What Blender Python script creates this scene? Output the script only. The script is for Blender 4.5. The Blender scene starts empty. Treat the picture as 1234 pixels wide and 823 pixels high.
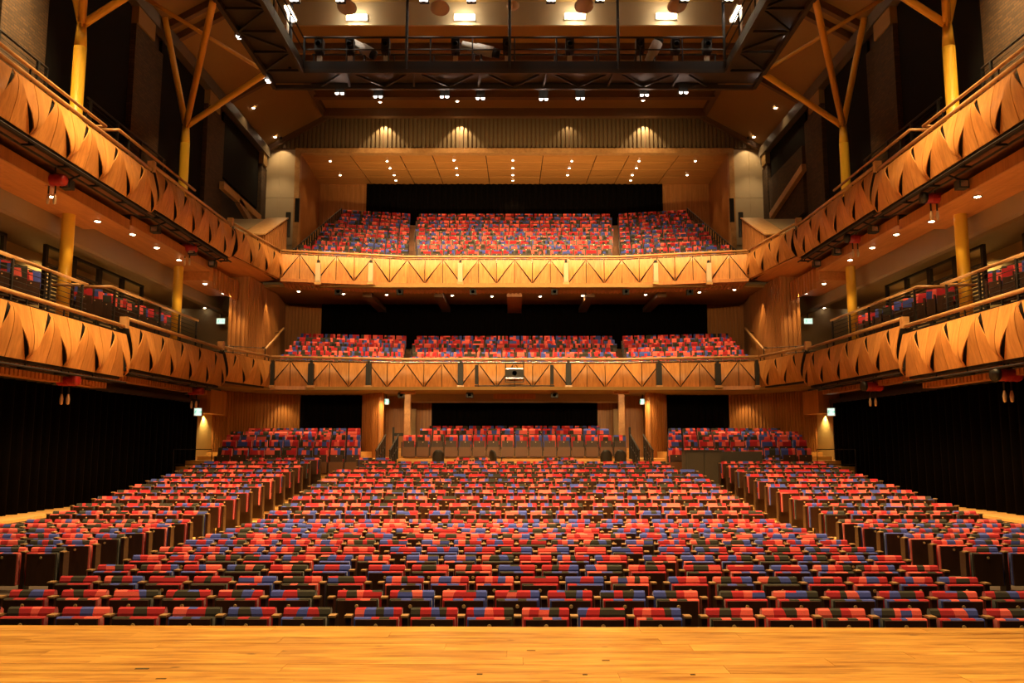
import bpy, math, random
from mathutils import Vector, Matrix
random.seed(11)
SC = bpy.context.scene
COL = SC.collection
PI = math.pi

# ------------------------------------------------------------------ camera, world, light, exposure
cam = bpy.data.objects.new('camera', bpy.data.cameras.new('camera'))
COL.objects.link(cam)
cam.location = (0, 0, 2.44)
cam.rotation_euler = (PI/2 + math.atan(.125), 0, 0)
cam.data.sensor_width = 36
cam.data.lens = 1000/1234*36
cam.data.shift_x = -3/1234
cam.data.clip_end = 200
SC.camera = cam

wd = bpy.data.worlds.new('world'); SC.world = wd; wd.use_nodes = True
wd.node_tree.nodes['Background'].inputs[0].default_value = (1, .62, .3, 1)
wd.node_tree.nodes['Background'].inputs[1].default_value = .004

SC.view_settings.view_transform = 'Standard'
SC.view_settings.look = 'None'
SC.view_settings.gamma = 1
SC.view_settings.use_curve_mapping = False
SC.view_settings.exposure = 0

WARM = (1, .64, .27)
def area_light(loc, target, sx, sy, power, col=WARM, spread=None):
    l = bpy.data.lights.new('house_or_fill_light', 'AREA'); l.shape = 'RECTANGLE'
    l.size = sx; l.size_y = sy; l.energy = power; l.color = col
    if spread: l.spread = spread
    o = bpy.data.objects.new('house_or_fill_light', l); COL.objects.link(o)
    o.location = loc
    d = Vector(target) - Vector(loc)
    o.rotation_euler = d.to_track_quat('-Z', 'Y').to_euler()
    return o
def spot_light(loc, target, power, angle, col=WARM, blend=.6, r=.08, parent=None):
    l = bpy.data.lights.new('lamp_or_fill', 'SPOT'); l.energy = power; l.color = col
    l.spot_size = math.radians(angle); l.spot_blend = blend; l.shadow_soft_size = r
    o = bpy.data.objects.new('lamp_or_fill', l); COL.objects.link(o)
    o.location = loc
    d = Vector(target) - Vector(loc)
    o.rotation_euler = d.to_track_quat('-Z', 'Y').to_euler()
    return o
area_light((0, 4.5, 12.5), (0, 4.6, 1), 9, 2.0, 325, spread=1.35)              # lighting bars over the stage
area_light((0, 11, 18), (0, 11.5, 0), 10, 3, 1150, spread=1.30)                # house lights over the stalls
area_light((0, 20, 18.5), (0, 20.5, 0), 10, 3, 1600, spread=1.30)
area_light((0, 30.8, 15.5), (0, 35.2, 7.6), 18, .25, 1500, spread=1.5)          # lamps below the catwalk on the balcony fronts
area_light((0, 30.8, 15.6), (0, 41.5, 12.0), 13, .25, 230, spread=.72)        # lamps below the catwalk on the upper circle
area_light((0, 35.75, 10.72), (0, 45, 17.9), 17, .15, 350, spread=.9)           # added unseen fill at the circle rail, stands in for bounce on recess ceiling
area_light((0, 3.5, 8.5), (0, 32, 7.0), 12, 1.0, 330, spread=.75)              # added fill from the stage side, lifts soffits and columns
for _s in (-1, 1):
    area_light((_s*7.5, 18.5, 15.6), (_s*10.4, 19.2, 7.0), .5, 23, 2000, spread=1.15)   # side catwalk lights grazing the gallery fronts

# ------------------------------------------------------------------ pixel rays (to place measured points at their real depth)
_T = math.atan(.125); _C = math.cos(_T); _S = math.sin(_T)
def _ray(px, py):
    u = (px-620)/1000; v = (411.5-py)/1000
    return u, _C-v*_S, _S+v*_C
def at_y(px, py, y):
    r = _ray(px, py); t = y/r[1]; return Vector((r[0]*t, y, 2.44+r[2]*t))
def at_x(px, py, x):
    r = _ray(px, py); t = x/r[0]; return Vector((x, r[1]*t, 2.44+r[2]*t))
def at_z(px, py, z):
    r = _ray(px, py); t = (z-2.44)/r[2]; return Vector((r[0]*t, r[1]*t, z))

# ------------------------------------------------------------------ materials
def newmat(name):
    m = bpy.data.materials.new(name); m.use_nodes = True
    return m, m.node_tree.nodes, m.node_tree.links, m.node_tree.nodes['Principled BSDF']
def plain(name, col, rough=.6, metal=0, noise=.12, scale=6, bump=0):
    m, N, L, B = newmat(name)
    tc = N.new('ShaderNodeTexCoord'); nz = N.new('ShaderNodeTexNoise'); nz.inputs['Scale'].default_value = scale
    nz.inputs['Detail'].default_value = 4
    L.new(tc.outputs['Object'], nz.inputs['Vector'])
    mx = N.new('ShaderNodeMix'); mx.data_type = 'RGBA'
    mx.inputs[6].default_value = (*[c*(1-noise) for c in col], 1)
    mx.inputs[7].default_value = (*[min(1, c*(1+noise)) for c in col], 1)
    L.new(nz.outputs['Fac'], mx.inputs[0]); L.new(mx.outputs[2], B.inputs['Base Color'])
    B.inputs['Roughness'].default_value = rough; B.inputs['Metallic'].default_value = metal
    if bump:
        b = N.new('ShaderNodeBump'); b.inputs['Strength'].default_value = bump; b.inputs['Distance'].default_value = .02
        L.new(nz.outputs['Fac'], b.inputs['Height']); L.new(b.outputs[0], B.inputs['Normal'])
    return m
def wood(name, c1, c2, scale=(14, 14, 1.2), rough=.42, var=.25, knots=False, coat=0):
    """grain stretched along the axis with the small scale; every object gets its own tone"""
    m, N, L, B = newmat(name)
    tc = N.new('ShaderNodeTexCoord'); oi = N.new('ShaderNodeObjectInfo')
    off = N.new('ShaderNodeVectorMath'); off.operation = 'SCALE'; off.inputs['Scale'].default_value = 37
    cmb = N.new('ShaderNodeCombineXYZ')
    for k in range(3): L.new(oi.outputs['Random'], cmb.inputs[k])
    L.new(cmb.outputs[0], off.inputs[0])
    add = N.new('ShaderNodeVectorMath'); add.operation = 'ADD'
    L.new(tc.outputs['Object'], add.inputs[0]); L.new(off.outputs[0], add.inputs[1])
    mp = N.new('ShaderNodeMapping'); mp.inputs['Scale'].default_value = scale
    L.new(add.outputs[0], mp.inputs['Vector'])
    n1 = N.new('ShaderNodeTexNoise'); n1.inputs['Scale'].default_value = 1.0; n1.inputs['Detail'].default_value = 5
    n1.inputs['Distortion'].default_value = .6
    L.new(mp.outputs[0], n1.inputs['Vector'])
    n2 = N.new('ShaderNodeTexNoise'); n2.inputs['Scale'].default_value = 4.0; n2.inputs['Detail'].default_value = 3
    L.new(mp.outputs[0], n2.inputs['Vector'])
    av = N.new('ShaderNodeMath'); av.operation = 'MULTIPLY_ADD'; av.inputs[1].default_value = .35
    L.new(n2.outputs['Fac'], av.inputs[0]); L.new(n1.outputs['Fac'], av.inputs[2])
    cr = N.new('ShaderNodeValToRGB')
    cr.color_ramp.elements[0].position = .42; cr.color_ramp.elements[0].color = (*c1, 1)
    cr.color_ramp.elements[1].position = .88; cr.color_ramp.elements[1].color = (*c2, 1)
    L.new(av.outputs[0], cr.inputs[0])
    vr = N.new('ShaderNodeMath'); vr.operation = 'MULTIPLY_ADD'
    vr.inputs[1].default_value = var; vr.inputs[2].default_value = 1-var/2
    L.new(oi.outputs['Random'], vr.inputs[0])
    sc = N.new('ShaderNodeVectorMath'); sc.operation = 'SCALE'
    L.new(cr.outputs[0], sc.inputs[0]); L.new(vr.outputs[0], sc.inputs['Scale'])
    out = sc.outputs[0]
    if knots:
        mp2 = N.new('ShaderNodeMapping'); mp2.inputs['Scale'].default_value = (2.2, 6.0, 4)
        L.new(add.outputs[0], mp2.inputs['Vector'])
        vo = N.new('ShaderNodeTexVoronoi'); vo.inputs['Scale'].default_value = .8; vo.inputs['Randomness'].default_value = 1
        L.new(mp2.outputs[0], vo.inputs['Vector'])
        kr = N.new('ShaderNodeValToRGB')
        kr.color_ramp.elements[0].position = .035; kr.color_ramp.elements[0].color = (1, 1, 1, 1)
        kr.color_ramp.elements[1].position = .075; kr.color_ramp.elements[1].color = (0, 0, 0, 1)
        L.new(vo.outputs['Distance'], kr.inputs[0])
        mk = N.new('ShaderNodeMix'); mk.data_type = 'RGBA'; mk.inputs[7].default_value = (.11, .05, .02, 1)
        L.new(kr.outputs[0], mk.inputs[0]); L.new(out, mk.inputs[6]); out = mk.outputs[2]
    L.new(out, B.inputs['Base Color'])
    B.inputs['Roughness'].default_value = rough
    if coat: B.inputs['Coat Weight'].default_value = coat; B.inputs['Coat Roughness'].default_value = .25
    bp = N.new('ShaderNodeBump'); bp.inputs['Strength'].default_value = .12; bp.inputs['Distance'].default_value = .01
    L.new(n1.outputs['Fac'], bp.inputs['Height']); L.new(bp.outputs[0], B.inputs['Normal'])
    return m
def emit(name, col, strength, sample=False):
    m, N, L, B = newmat(name)
    B.inputs['Base Color'].default_value = (*col, 1)
    B.inputs['Emission Color'].default_value = (*col, 1)
    B.inputs['Emission Strength'].default_value = strength
    if not sample: m.cycles.emission_sampling = 'NONE'
    return m
def fabric_mat():
    m, N, L, B = newmat('patchwork_wool')
    at = N.new('ShaderNodeAttribute'); at.attribute_name = 'Col'
    tc = N.new('ShaderNodeTexCoord'); nz = N.new('ShaderNodeTexNoise'); nz.inputs['Scale'].default_value = 160
    L.new(tc.outputs['Object'], nz.inputs['Vector'])
    vr = N.new('ShaderNodeMath'); vr.operation = 'MULTIPLY_ADD'; vr.inputs[1].default_value = .5; vr.inputs[2].default_value = .75
    L.new(nz.outputs['Fac'], vr.inputs[0])
    sc = N.new('ShaderNodeVectorMath'); sc.operation = 'SCALE'
    L.new(at.outputs['Color'], sc.inputs[0]); L.new(vr.outputs[0], sc.inputs['Scale'])
    L.new(sc.outputs[0], B.inputs['Base Color'])
    B.inputs['Roughness'].default_value = .92
    B.inputs['Sheen Weight'].default_value = .25
    bp = N.new('ShaderNodeBump'); bp.inputs['Strength'].default_value = .2; bp.inputs['Distance'].default_value = .004
    L.new(nz.outputs['Fac'], bp.inputs['Height']); L.new(bp.outputs[0], B.inputs['Normal'])
    return m
def brick_mat(name='dark_brick'):
    m, N, L, B = newmat(name)
    tc = N.new('ShaderNodeTexCoord'); mp = N.new('ShaderNodeMapping')
    sp = N.new('ShaderNodeSeparateXYZ'); cb = N.new('ShaderNodeCombineXYZ'); ad = N.new('ShaderNodeMath'); ad.operation = 'ADD'
    L.new(tc.outputs['Object'], sp.inputs[0]); L.new(sp.outputs[0], ad.inputs[0]); L.new(sp.outputs[1], ad.inputs[1])
    L.new(ad.outputs[0], cb.inputs[0]); L.new(sp.outputs[2], cb.inputs[1])
    br = N.new('ShaderNodeTexBrick'); br.inputs['Scale'].default_value = 1
    br.inputs['Brick Width'].default_value = .24; br.inputs['Row Height'].default_value = .085; br.inputs['Mortar Size'].default_value = .012
    br.inputs['Color1'].default_value = (.105, .055, .02, 1); br.inputs['Color2'].default_value = (.055, .030, .012, 1)
    br.inputs['Mortar'].default_value = (.045, .03, .018, 1)
    L.new(cb.outputs[0], br.inputs['Vector']); L.new(br.outputs['Color'], B.inputs['Base Color'])
    bp = N.new('ShaderNodeBump'); bp.inputs['Strength'].default_value = .7; bp.inputs['Distance'].default_value = .02; bp.invert = True
    L.new(br.outputs['Fac'], bp.inputs['Height']); L.new(bp.outputs[0], B.inputs['Normal'])
    B.inputs['Roughness'].default_value = .85
    return m

M = {}
M['fabric'] = fabric_mat()
M['shell'] = wood('seat_shell', (.030, .012, .006), (.055, .023, .010), (10, 10, 2), .4, .3)
M['arm'] = wood('arm_wood', (.030, .012, .006), (.055, .023, .010), (20, 3, 20), .4, .2)
M['armcap'] = wood('arm_cap_wood', (.30, .17, .07), (.44, .27, .12), (20, 3, 20), .35, .2)
M['kick'] = plain('brown_leathercloth', (.16, .07, .03), .35)
M['disc'] = plain('brass_disc', (.80, .58, .28), .35, .35)
M['veneer'] = wood('veneer_panel', (.44, .175, .042), (.66, .30, .080), (9, 9, .8), .36, .30)
M['batten'] = wood('timber_batten', (.34, .135, .034), (.52, .225, .062), (7, 7, .6), .42, .25)
M['fascia'] = wood('timber_fascia', (.38, .14, .036), (.54, .22, .062), (9, 9, .6), .42, .2)
M['rail'] = wood('oak_rail', (.46, .23, .085), (.64, .36, .14), (5, 5, 5), .32, .1, coat=.3)
M['stage'] = wood('stage_oak', (.31, .125, .022), (.76, .42, .09), (1.6, 13, 6), .36, .26, knots=True)
M['treadwood'] = wood('oak_tread', (.58, .31, .09), (.78, .45, .14), (1.2, 10, 6), .4, .2)
M['soffit'] = wood('soffit_board', (.50, .19, .046), (.66, .27, .075), (8, .7, 8), .42, .2)
M['recesswood'] = wood('recess_board', (.52, .22, .056), (.68, .32, .09), (.7, 6, 6), .42, .14)
M['black'] = plain('black_paint', (.012, .011, .010), .5)
M['blackmetal'] = plain('black_steel', (.016, .013, .011), .6, .1)
M['backing'] = plain('dark_backing', (.016, .010, .006), .8)
M['curtain'] = plain('black_velvet', (.0035, .0026, .0024), 1, bump=.1)
M['curtain'].node_tree.nodes['Principled BSDF'].inputs['Specular IOR Level'].default_value = .05
M['blind'] = plain('black_blind', (.006, .005, .005), .9)
M['blind'].node_tree.nodes['Principled BSDF'].inputs['Specular IOR Level'].default_value = .15
M['under'] = wood('dark_timber', (.16, .06, .02), (.24, .09, .03), (6, 6, 1), .6, .2)
M['brick'] = brick_mat()
M['yellow'] = plain('yellow_paint', (.80, .47, .04), .32, 0, .05)
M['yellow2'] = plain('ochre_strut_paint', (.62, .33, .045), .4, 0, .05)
M['cream'] = plain('cream_plaster', (.56, .45, .29), .8, 0, .05, 2)
M['ribbed'] = plain('ribbed_cladding', (.20, .145, .075), .55, .2, .08)
M['ceil'] = plain('brown_ceiling', (.33, .195, .058), .8, 0, .05, 2)
M['ceilbeam'] = plain('brown_beam', (.16, .085, .035), .6, 0, .08)
M['rig'] = plain('rig_steel', (.030, .019, .012), .7, 0)
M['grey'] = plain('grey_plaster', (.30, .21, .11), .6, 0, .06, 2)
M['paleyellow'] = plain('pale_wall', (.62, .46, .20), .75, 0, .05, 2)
M['greysteel'] = plain('grey_steel', (.16, .13, .10), .45, .3)
M['white'] = plain('white_enamel', (.72, .68, .60), .4)
M['chrome'] = plain('chrome', (.6, .57, .52), .25, .8)
M['red'] = plain('red_paint', (.36, .015, .012), .4)
M['darkgrey'] = plain('dark_grey_box', (.055, .045, .030), .6)
M['chairblack'] = plain('black_plastic', (.02, .016, .013), .45)
M['stagefloor'] = plain('dark_floor', (.05, .032, .02), .7)
M['lens'] = emit('lit_lens', (1, .80, .52), 26)
M['twin'] = emit('lit_twin_lens', (1, .86, .74), 24)
M['tube'] = emit('lit_tube', (1, .86, .62), 12)
M['tubeframe'] = plain('white_tray', (.7, .66, .58), .5)
M['exitface'] = emit('exit_face', (.72, 1, .86), 1.1)
M['exitgreen'] = emit('exit_green', (.06, .45, .25), .9)
M['dishwood'] = plain('beige_dish', (.55, .36, .19), .5)
M['brackets'] = plain('bare_socket', (.7, .5, .3), .4, .5)

# ------------------------------------------------------------------ mesh builder
def origin_of(o):
    v = Vector((0, 0, 0))
    while o is not None:
        v += o.location; o = o.parent
    return v
class MB:
    def __init__(s): s.v = []; s.f = []; s.mi = []; s.c = []
    def face(s, idx, mi=0, col=None): s.f.append(tuple(idx)); s.mi.append(mi); s.c.append(col)
    def quad(s, a, b, c, d, mi=0, col=None):
        n = len(s.v); s.v += [tuple(a), tuple(b), tuple(c), tuple(d)]; s.face((n, n+1, n+2, n+3), mi, col)
    def box(s, x0, x1, y0, y1, z0, z1, mi=0, mx=None, col=None):
        n = len(s.v)
        p = [Vector((x, y, z)) for z in (z0, z1) for y in (y0, y1) for x in (x0, x1)]
        if mx is not None: p = [mx @ q for q in p]
        s.v += [tuple(q) for q in p]
        for f in ((0, 2, 3, 1), (4, 5, 7, 6), (0, 1, 5, 4), (2, 6, 7, 3), (0, 4, 6, 2), (1, 3, 7, 5)):
            s.face([n+k for k in f], mi, col)
        return s
    def seg(s, p, q, z0, z1, t, side=0, mi=0, zq0=None, zq1=None):
        """upright wall from p to q (2-D); side -1..1 shifts the thickness to the left or right"""
        p = Vector(p[:2]); q = Vector(q[:2]); d = (q-p).normalized(); nrm = Vector((d.y, -d.x))
        a = nrm*(t/2)*(1+side); b = -nrm*(t/2)*(1-side)
        zq0 = z0 if zq0 is None else zq0; zq1 = z1 if zq1 is None else zq1
        n = len(s.v)
        for e, (za, zb) in ((p, (z0, z1)), (q, (zq0, zq1))):
            for o in (a, b):
                for z in (za, zb): s.v.append((e.x+o.x, e.y+o.y, z))
        for f in ((0, 1, 3, 2), (4, 6, 7, 5), (0, 4, 5, 1), (2, 3, 7, 6), (1, 5, 7, 3), (0, 2, 6, 4)):
            s.face([n+k for k in f], mi)
        return s
    def bar(s, p, q, w, h=None, mi=0):
        p = Vector(p); q = Vector(q); h = h or w
        d = (q-p).normalized(); up = Vector((0, 0, 1)) if abs(d.z) < .95 else Vector((0, 1, 0))
        a = d.cross(up).normalized()*w/2; b = a.cross(d).normalized()*h/2
        n = len(s.v)
        for e in (p, q):
            for o in (a+b, a-b, -a-b, -a+b): s.v.append(tuple(e+o))
        for k in range(4): s.face((n+k, n+(k+1) % 4, n+4+(k+1) % 4, n+4+k), mi)
        s.face((n+3, n+2, n+1, n), mi); s.face((n+4, n+5, n+6, n+7), mi)
        return s
    def tube(s, pts, r, k=8, mi=0, r2=None):
        pts = [Vector(p) for p in pts]; n = len(s.v); m = len(pts)
        for i, p in enumerate(pts):
            d = (pts[min(i+1, m-1)]-pts[max(i-1, 0)]).normalized()
            up = Vector((0, 0, 1)) if abs(d.z) < .9 else Vector((0, 1, 0))
            a = d.cross(up).normalized(); b = a.cross(d)
            rr = r if r2 is None else r+(r2-r)*i/(m-1)
            for j in range(k):
                t = 2*PI*j/k; s.v.append(tuple(p+a*rr*math.cos(t)+b*rr*math.sin(t)))
        for i in range(m-1):
            for j in range(k):
                s.face((n+i*k+j, n+i*k+(j+1) % k, n+(i+1)*k+(j+1) % k, n+(i+1)*k+j), mi)
        s.face([n+j for j in range(k)][::-1], mi); s.face([n+(m-1)*k+j for j in range(k)], mi)
        return s
    def lathe(s, prof, k=16, mi=0, mx=None):
        n = len(s.v); m = len(prof)
        for r, z in prof:
            for j in range(k):
                t = 2*PI*j/k; p = Vector((r*math.cos(t), r*math.sin(t), z))
                s.v.append(tuple(mx @ p if mx is not None else p))
        for i in range(m-1):
            for j in range(k):
                s.face((n+i*k+j, n+i*k+(j+1) % k, n+(i+1)*k+(j+1) % k, n+(i+1)*k+j), mi)
        return s
    def prism(s, poly, d, mi=0):
        """polygon of 3-D points pushed along vector d"""
        n = len(s.v); k = len(poly); d = Vector(d)
        s.v += [tuple(p) for p in poly] + [tuple(Vector(p)+d) for p in poly]
        s.face(list(range(n, n+k))[::-1], mi); s.face(range(n+k, n+2*k), mi)
        for j in range(k): s.face((n+j, n+(j+1) % k, n+k+(j+1) % k, n+k+j), mi)
        return s
    def mesh(s, name, mats, smooth=False, off=(0, 0, 0)):
        me = bpy.data.meshes.new(name)
        o = Vector(off)
        me.from_pydata([(v[0]-o.x, v[1]-o.y, v[2]-o.z) for v in s.v], [], s.f)
        for m in (mats if isinstance(mats, (list, tuple)) else [mats]): me.materials.append(m)
        me.polygons.foreach_set('material_index', s.mi)
        if smooth: me.polygons.foreach_set('use_smooth', [True]*len(s.f))
        if any(c is not None for c in s.c):
            at = me.color_attributes.new('Col', 'FLOAT_COLOR', 'CORNER')
            buf = []
            for f, c in zip(s.f, s.c):
                c = c or (.03, .02, .01)
                buf += [c[0], c[1], c[2], 1.0]*len(f)
            at.data.foreach_set('color', buf)
        me.update()
        return me
    def build(s, name, mats, parent=None, smooth=False, pos=None):
        """links ONE mesh object; vertices are given in world space"""
        base = origin_of(parent) if parent is not None else Vector((0, 0, 0))
        loc = Vector(pos)-base if pos is not None else Vector((0, 0, 0))
        o = bpy.data.objects.new(name, s.mesh(name, mats, smooth, base+loc))
        COL.objects.link(o); o.location = loc; o.parent = parent
        return o
def tag(o, label=None, cat=None, group=None, kind=None):
    if label: o['label'] = label
    if cat: o['category'] = cat
    if group: o['group'] = group
    if kind: o['kind'] = kind
    return o
def thing(name, label, cat, loc=(0, 0, 0), group=None):
    o = bpy.data.objects.new(name, None); COL.objects.link(o); o.location = loc
    o.empty_display_size = .1
    return tag(o, label, cat, group)
def inst(name, me, parent, loc=(0, 0, 0), rz=0, scale=None):
    o = bpy.data.objects.new(name, me); COL.objects.link(o)
    o.parent = parent; o.location = loc; o.rotation_euler = (0, 0, rz)
    if scale: o.scale = scale
    return o
ORD = ['first', 'second', 'third', 'fourth', 'fifth', 'sixth', 'seventh', 'eighth', 'ninth', 'tenth', 'eleventh', 'twelfth',
       'thirteenth', 'fourteenth', 'fifteenth', 'sixteenth', 'seventeenth', 'eighteenth', 'nineteenth', 'twentieth',
       'twenty-first', 'twenty-second', 'twenty-third', 'twenty-fourth']
SIDE = {-1: 'left', 1: 'right'}

def path_points(pts, step):
    """even points and directions along a polyline"""
    out = []
    for p, q in zip(pts, pts[1:]):
        p = Vector(p); q = Vector(q); L = (q-p).length; n = max(1, round(L/step))
        for k in range(n): out.append((p+(q-p)*((k+.5)/n), (q-p).normalized()))
    return out
def battens(parent, pts, z0, z1, step=.16, w=.085, t=.05, ztop=None, m='batten'):
    """upright timber battens along a polyline whose right hand side is the room"""
    b = MB()
    for p, d in path_points(pts, step):
        ang = math.atan2(d.y, d.x)
        mx = Matrix.Translation((p.x, p.y, 0)) @ Matrix.Rotation(ang, 4, 'Z')
        b.box(-w/2, w/2, -t, 0, z0, z1, 0, mx)
    return tag(b.build('timber_battens', M[m], parent), kind='stuff')
def wall_poly(name, pts, z0, z1, t, m, parent=None, kind='structure'):
    b = MB()
    for p, q in zip(pts, pts[1:]): b.seg(p, q, z0, z1, t, -1)
    o = b.build(name, M[m], parent)
    if parent is None: tag(o, kind=kind)
    return o
def curtain(name, pts, z0, z1, label, parent=None, fold=.30, amp=.07):
    b = MB(); P = []
    for p, q in zip(pts, pts[1:]):
        p = Vector(p); q = Vector(q); L = (q-p).length; n = max(6, int(L/fold*6)); d = (q-p)/L; nr = Vector((d.y, -d.x))
        for k in range(n+(1 if q == Vector(pts[-1]) else 0)):
            u = L*k/n
            P.append(p+d*u+nr*amp*(math.sin(u/fold*2*PI)+.35*math.sin(u*2.3)))
    n = len(b.v)
    for p in P: b.v += [(p.x, p.y, z0), (p.x, p.y, z1)]
    for k in range(len(P)-1): b.face((n+2*k, n+2*k+2, n+2*k+3, n+2*k+1))
    o = b.build(name, M['curtain'], parent, smooth=True)
    md = o.modifiers.new('cloth', 'SOLIDIFY'); md.thickness = .012
    return tag(o, label, 'curtain')

# ================================================================== STRUCTURE
ROW = lambda n: 8.02+.935*(n-1)            # Y of the seat backs of stalls row n
RZ = lambda n: max(0, (n-11)*.1)           # its floor level
floor = tag(MB().box(-12.2, 12.2, -6, 17.62, -.2, 0).build('floor', M['stagefloor']), kind='structure')
for n in range(12, 24):
    y0 = ROW(n)-.68; y1 = ROW(n+1)-.68 if n < 23 else 28.2
    MB().box(-10.9, 10.9, y0, y1, -.2, RZ(n)).build('step', M['treadwood'], floor)
    for s in (-1, 1):
        MB().box(s*6.1-.55, s*6.1+.55, y0-.30, y0, -.1, RZ(n)-.05).build('aisle_step', M['treadwood'], floor)
MB().box(-12.2, 12.2, 28.2, 40, -.2, 1.3).build('cross_aisle', M['treadwood'], floor)
# rear platforms
RL = [(28.9, 1.41), (29.83, 1.70), (30.76, 1.89), (31.69, 2.03), (32.62, 2.17)]
for s in (-1, 1):
    for k, (y, z) in enumerate(RL):
        xi = 5.15+.2*k
        x0, x1 = sorted((s*xi, s*12.1))
        MB().box(x0, x1, y-.55, (RL[k+1][0]-.55 if k < 4 else 38), 1.2, z).build('platform', M['treadwood'], floor)
    for k in range(6):
        x0, x1 = sorted((s*4.75, s*6.3))
        MB().box(x0, x1, 30.2+.5*k, 38, 1.2, 1.42+.1*k).build('aisle_step', M['treadwood'], floor)
RC = [(33.1, 1.91), (34.03, 2.18), (34.96, 2.32)]
for k, (y, z) in enumerate(RC):
    MB().box(-4.75, 4.75, y-.75, (RC[k+1][0]-.75 if k < 2 else 38), 1.2, z).build('platform', M['treadwood'], floor)
MB().box(-4.75, 4.75, 31.9, 32.35, 1.2, 1.62).build('platform', M['treadwood'], floor)
for s in (-1, 1):       # raised side floors along the curtains
    x0, x1 = sorted((s*10.95, s*12.2))
    MB().box(x0, x1, 1, 28.2, -.2, .76).build('side_floor', M['stagefloor'], floor)
    MB().box(x0, x1, 1, 28.2, .76, .82).build('side_floor_boards', M['treadwood'], floor)

# ceiling: flat middle, sloping sides, raised field over the rig, pale bulkhead
b = MB()
b.box(-9.74, 9.74, 32, 49, 19.47, 19.7)
b.box(-9.74, 9.74, -6, 32, 20.4, 20.6)
for s in (-1, 1):
    b.prism([(s*9.74, -6, 19.47), (s*12.95, -6, 17.66), (s*12.95, -6, 17.9), (s*9.74, -6, 19.7)], (0, 55, 0))
    b.prism([(s*9.74, -6, 19.47), (s*9.74, -6, 20.6), (s*9.94, -6, 20.6), (s*9.94, -6, 19.47)], (0, 38, 0))
ceiling = tag(b.build('ceiling', M['ceil']), kind='structure')
MB().box(-9.7, 9.7, 31.9, 32.0, 19.40, 20.4).build('pale_bulkhead', M['cream'], ceiling)
for y, h in ((33.7, .3), (34.8, .25), (36.4, .2), (38.5, .34), (40.6, .42)):
    MB().box(-9.7, 9.7, y-.16, y+.16, 19.47-h, 19.5).build('ceiling_beam', M['ceilbeam'], ceiling)
for y in (26.5, 29.5):
    MB().box(-9.7, 9.7, y-.2, y+.2, 20.0, 20.42).build('ceiling_beam', M['ceilbeam'], ceiling)
for s in (-1, 1):
    MB().prism([(s*9.60, 1, 19.25), (s*9.90, 1, 19.25), (s*9.90, 1, 19.5), (s*9.60, 1, 19.5)], (0, 40.4, 0)).build('ridge_purlin', M['ceilbeam'], ceiling)
    for y in (22.0, 28.6, 29.5, 35.2, 41.2):
        w = .22
        MB().prism([(s*9.74, y, 19.2), (s*12.85, y, 17.42), (s*12.85, y, 17.7), (s*9.74, y, 19.5)], (0, w, 0)).build('rafter', M['ceilbeam'], ceiling)
    x0, x1 = sorted((s*12.6, s*12.9))
    MB().box(x0, x1, -6, 41.3, 17.15, 17.62).build('eaves_beam', M['greysteel'], ceiling)

# side walls
PIERS = [(12.6, 15.0), (19.4, 21.5), (26.4, 28.7), (33.0, 35.2), (40.4, 41.5)]
for s in (-1, 1):
    nm = 'wall_'+SIDE[s]
    x0, x1 = sorted((s*13.0, s*13.2))
    w = tag(MB().box(x0, x1, -6, 41.5, 9.3, 17.7).build(nm, M['stagefloor']), kind='structure')
    for y0, y1 in PIERS:
        a, c = sorted((s*12.72, s*13.02))
        p = MB().box(a, c, y0, y0+(y1-y0)*.56, 9.5, 16.55)
        a2, c2 = sorted((s*12.80, s*13.02))
        p.box(a2, c2, y0+(y1-y0)*.6, y1, 9.5, 16.55)
        po = p.build('brick_pier', M['brick'], w)
        a, c = sorted((s*12.66, s*13.0))
        MB().box(a, c, y0, y0+(y1-y0)*.56, 16.55, 17.2).build('pier_cap', M['ceil'], w)
    for (a0, a1), (b0, b1) in zip(PIERS, PIERS[1:]):
        a, c = sorted((s*12.88, s*12.98))
        MB().box(a, c, a1+.05, b0-.05, 10.6 if b0 < 36 else 14.2, 17.1).build('blackout_panel', M['blind'], w)
    # lower gallery back wall, its ceiling, stalls side wall
    x0, x1 = sorted((s*14.9, s*15.1))
    tag(MB().box(x0, x1, -6, 36.2, 4.4, 9.3).build(nm, M['paleyellow']), kind='structure')
    x0, x1 = sorted((s*12.2, s*12.4))
    sw = tag(MB().box(x0, x1, -6, 38, -.2, 4.4).build(nm, M['stagefloor']), kind='structure')
    x0, x1 = sorted((s*11.2, s*15))
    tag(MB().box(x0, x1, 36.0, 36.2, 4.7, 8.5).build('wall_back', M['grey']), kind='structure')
tag(MB().box(-15.1, 15.1, -6.2, -6, -.2, 20.6).build('wall_front', M['stagefloor']), kind='structure')

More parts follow.
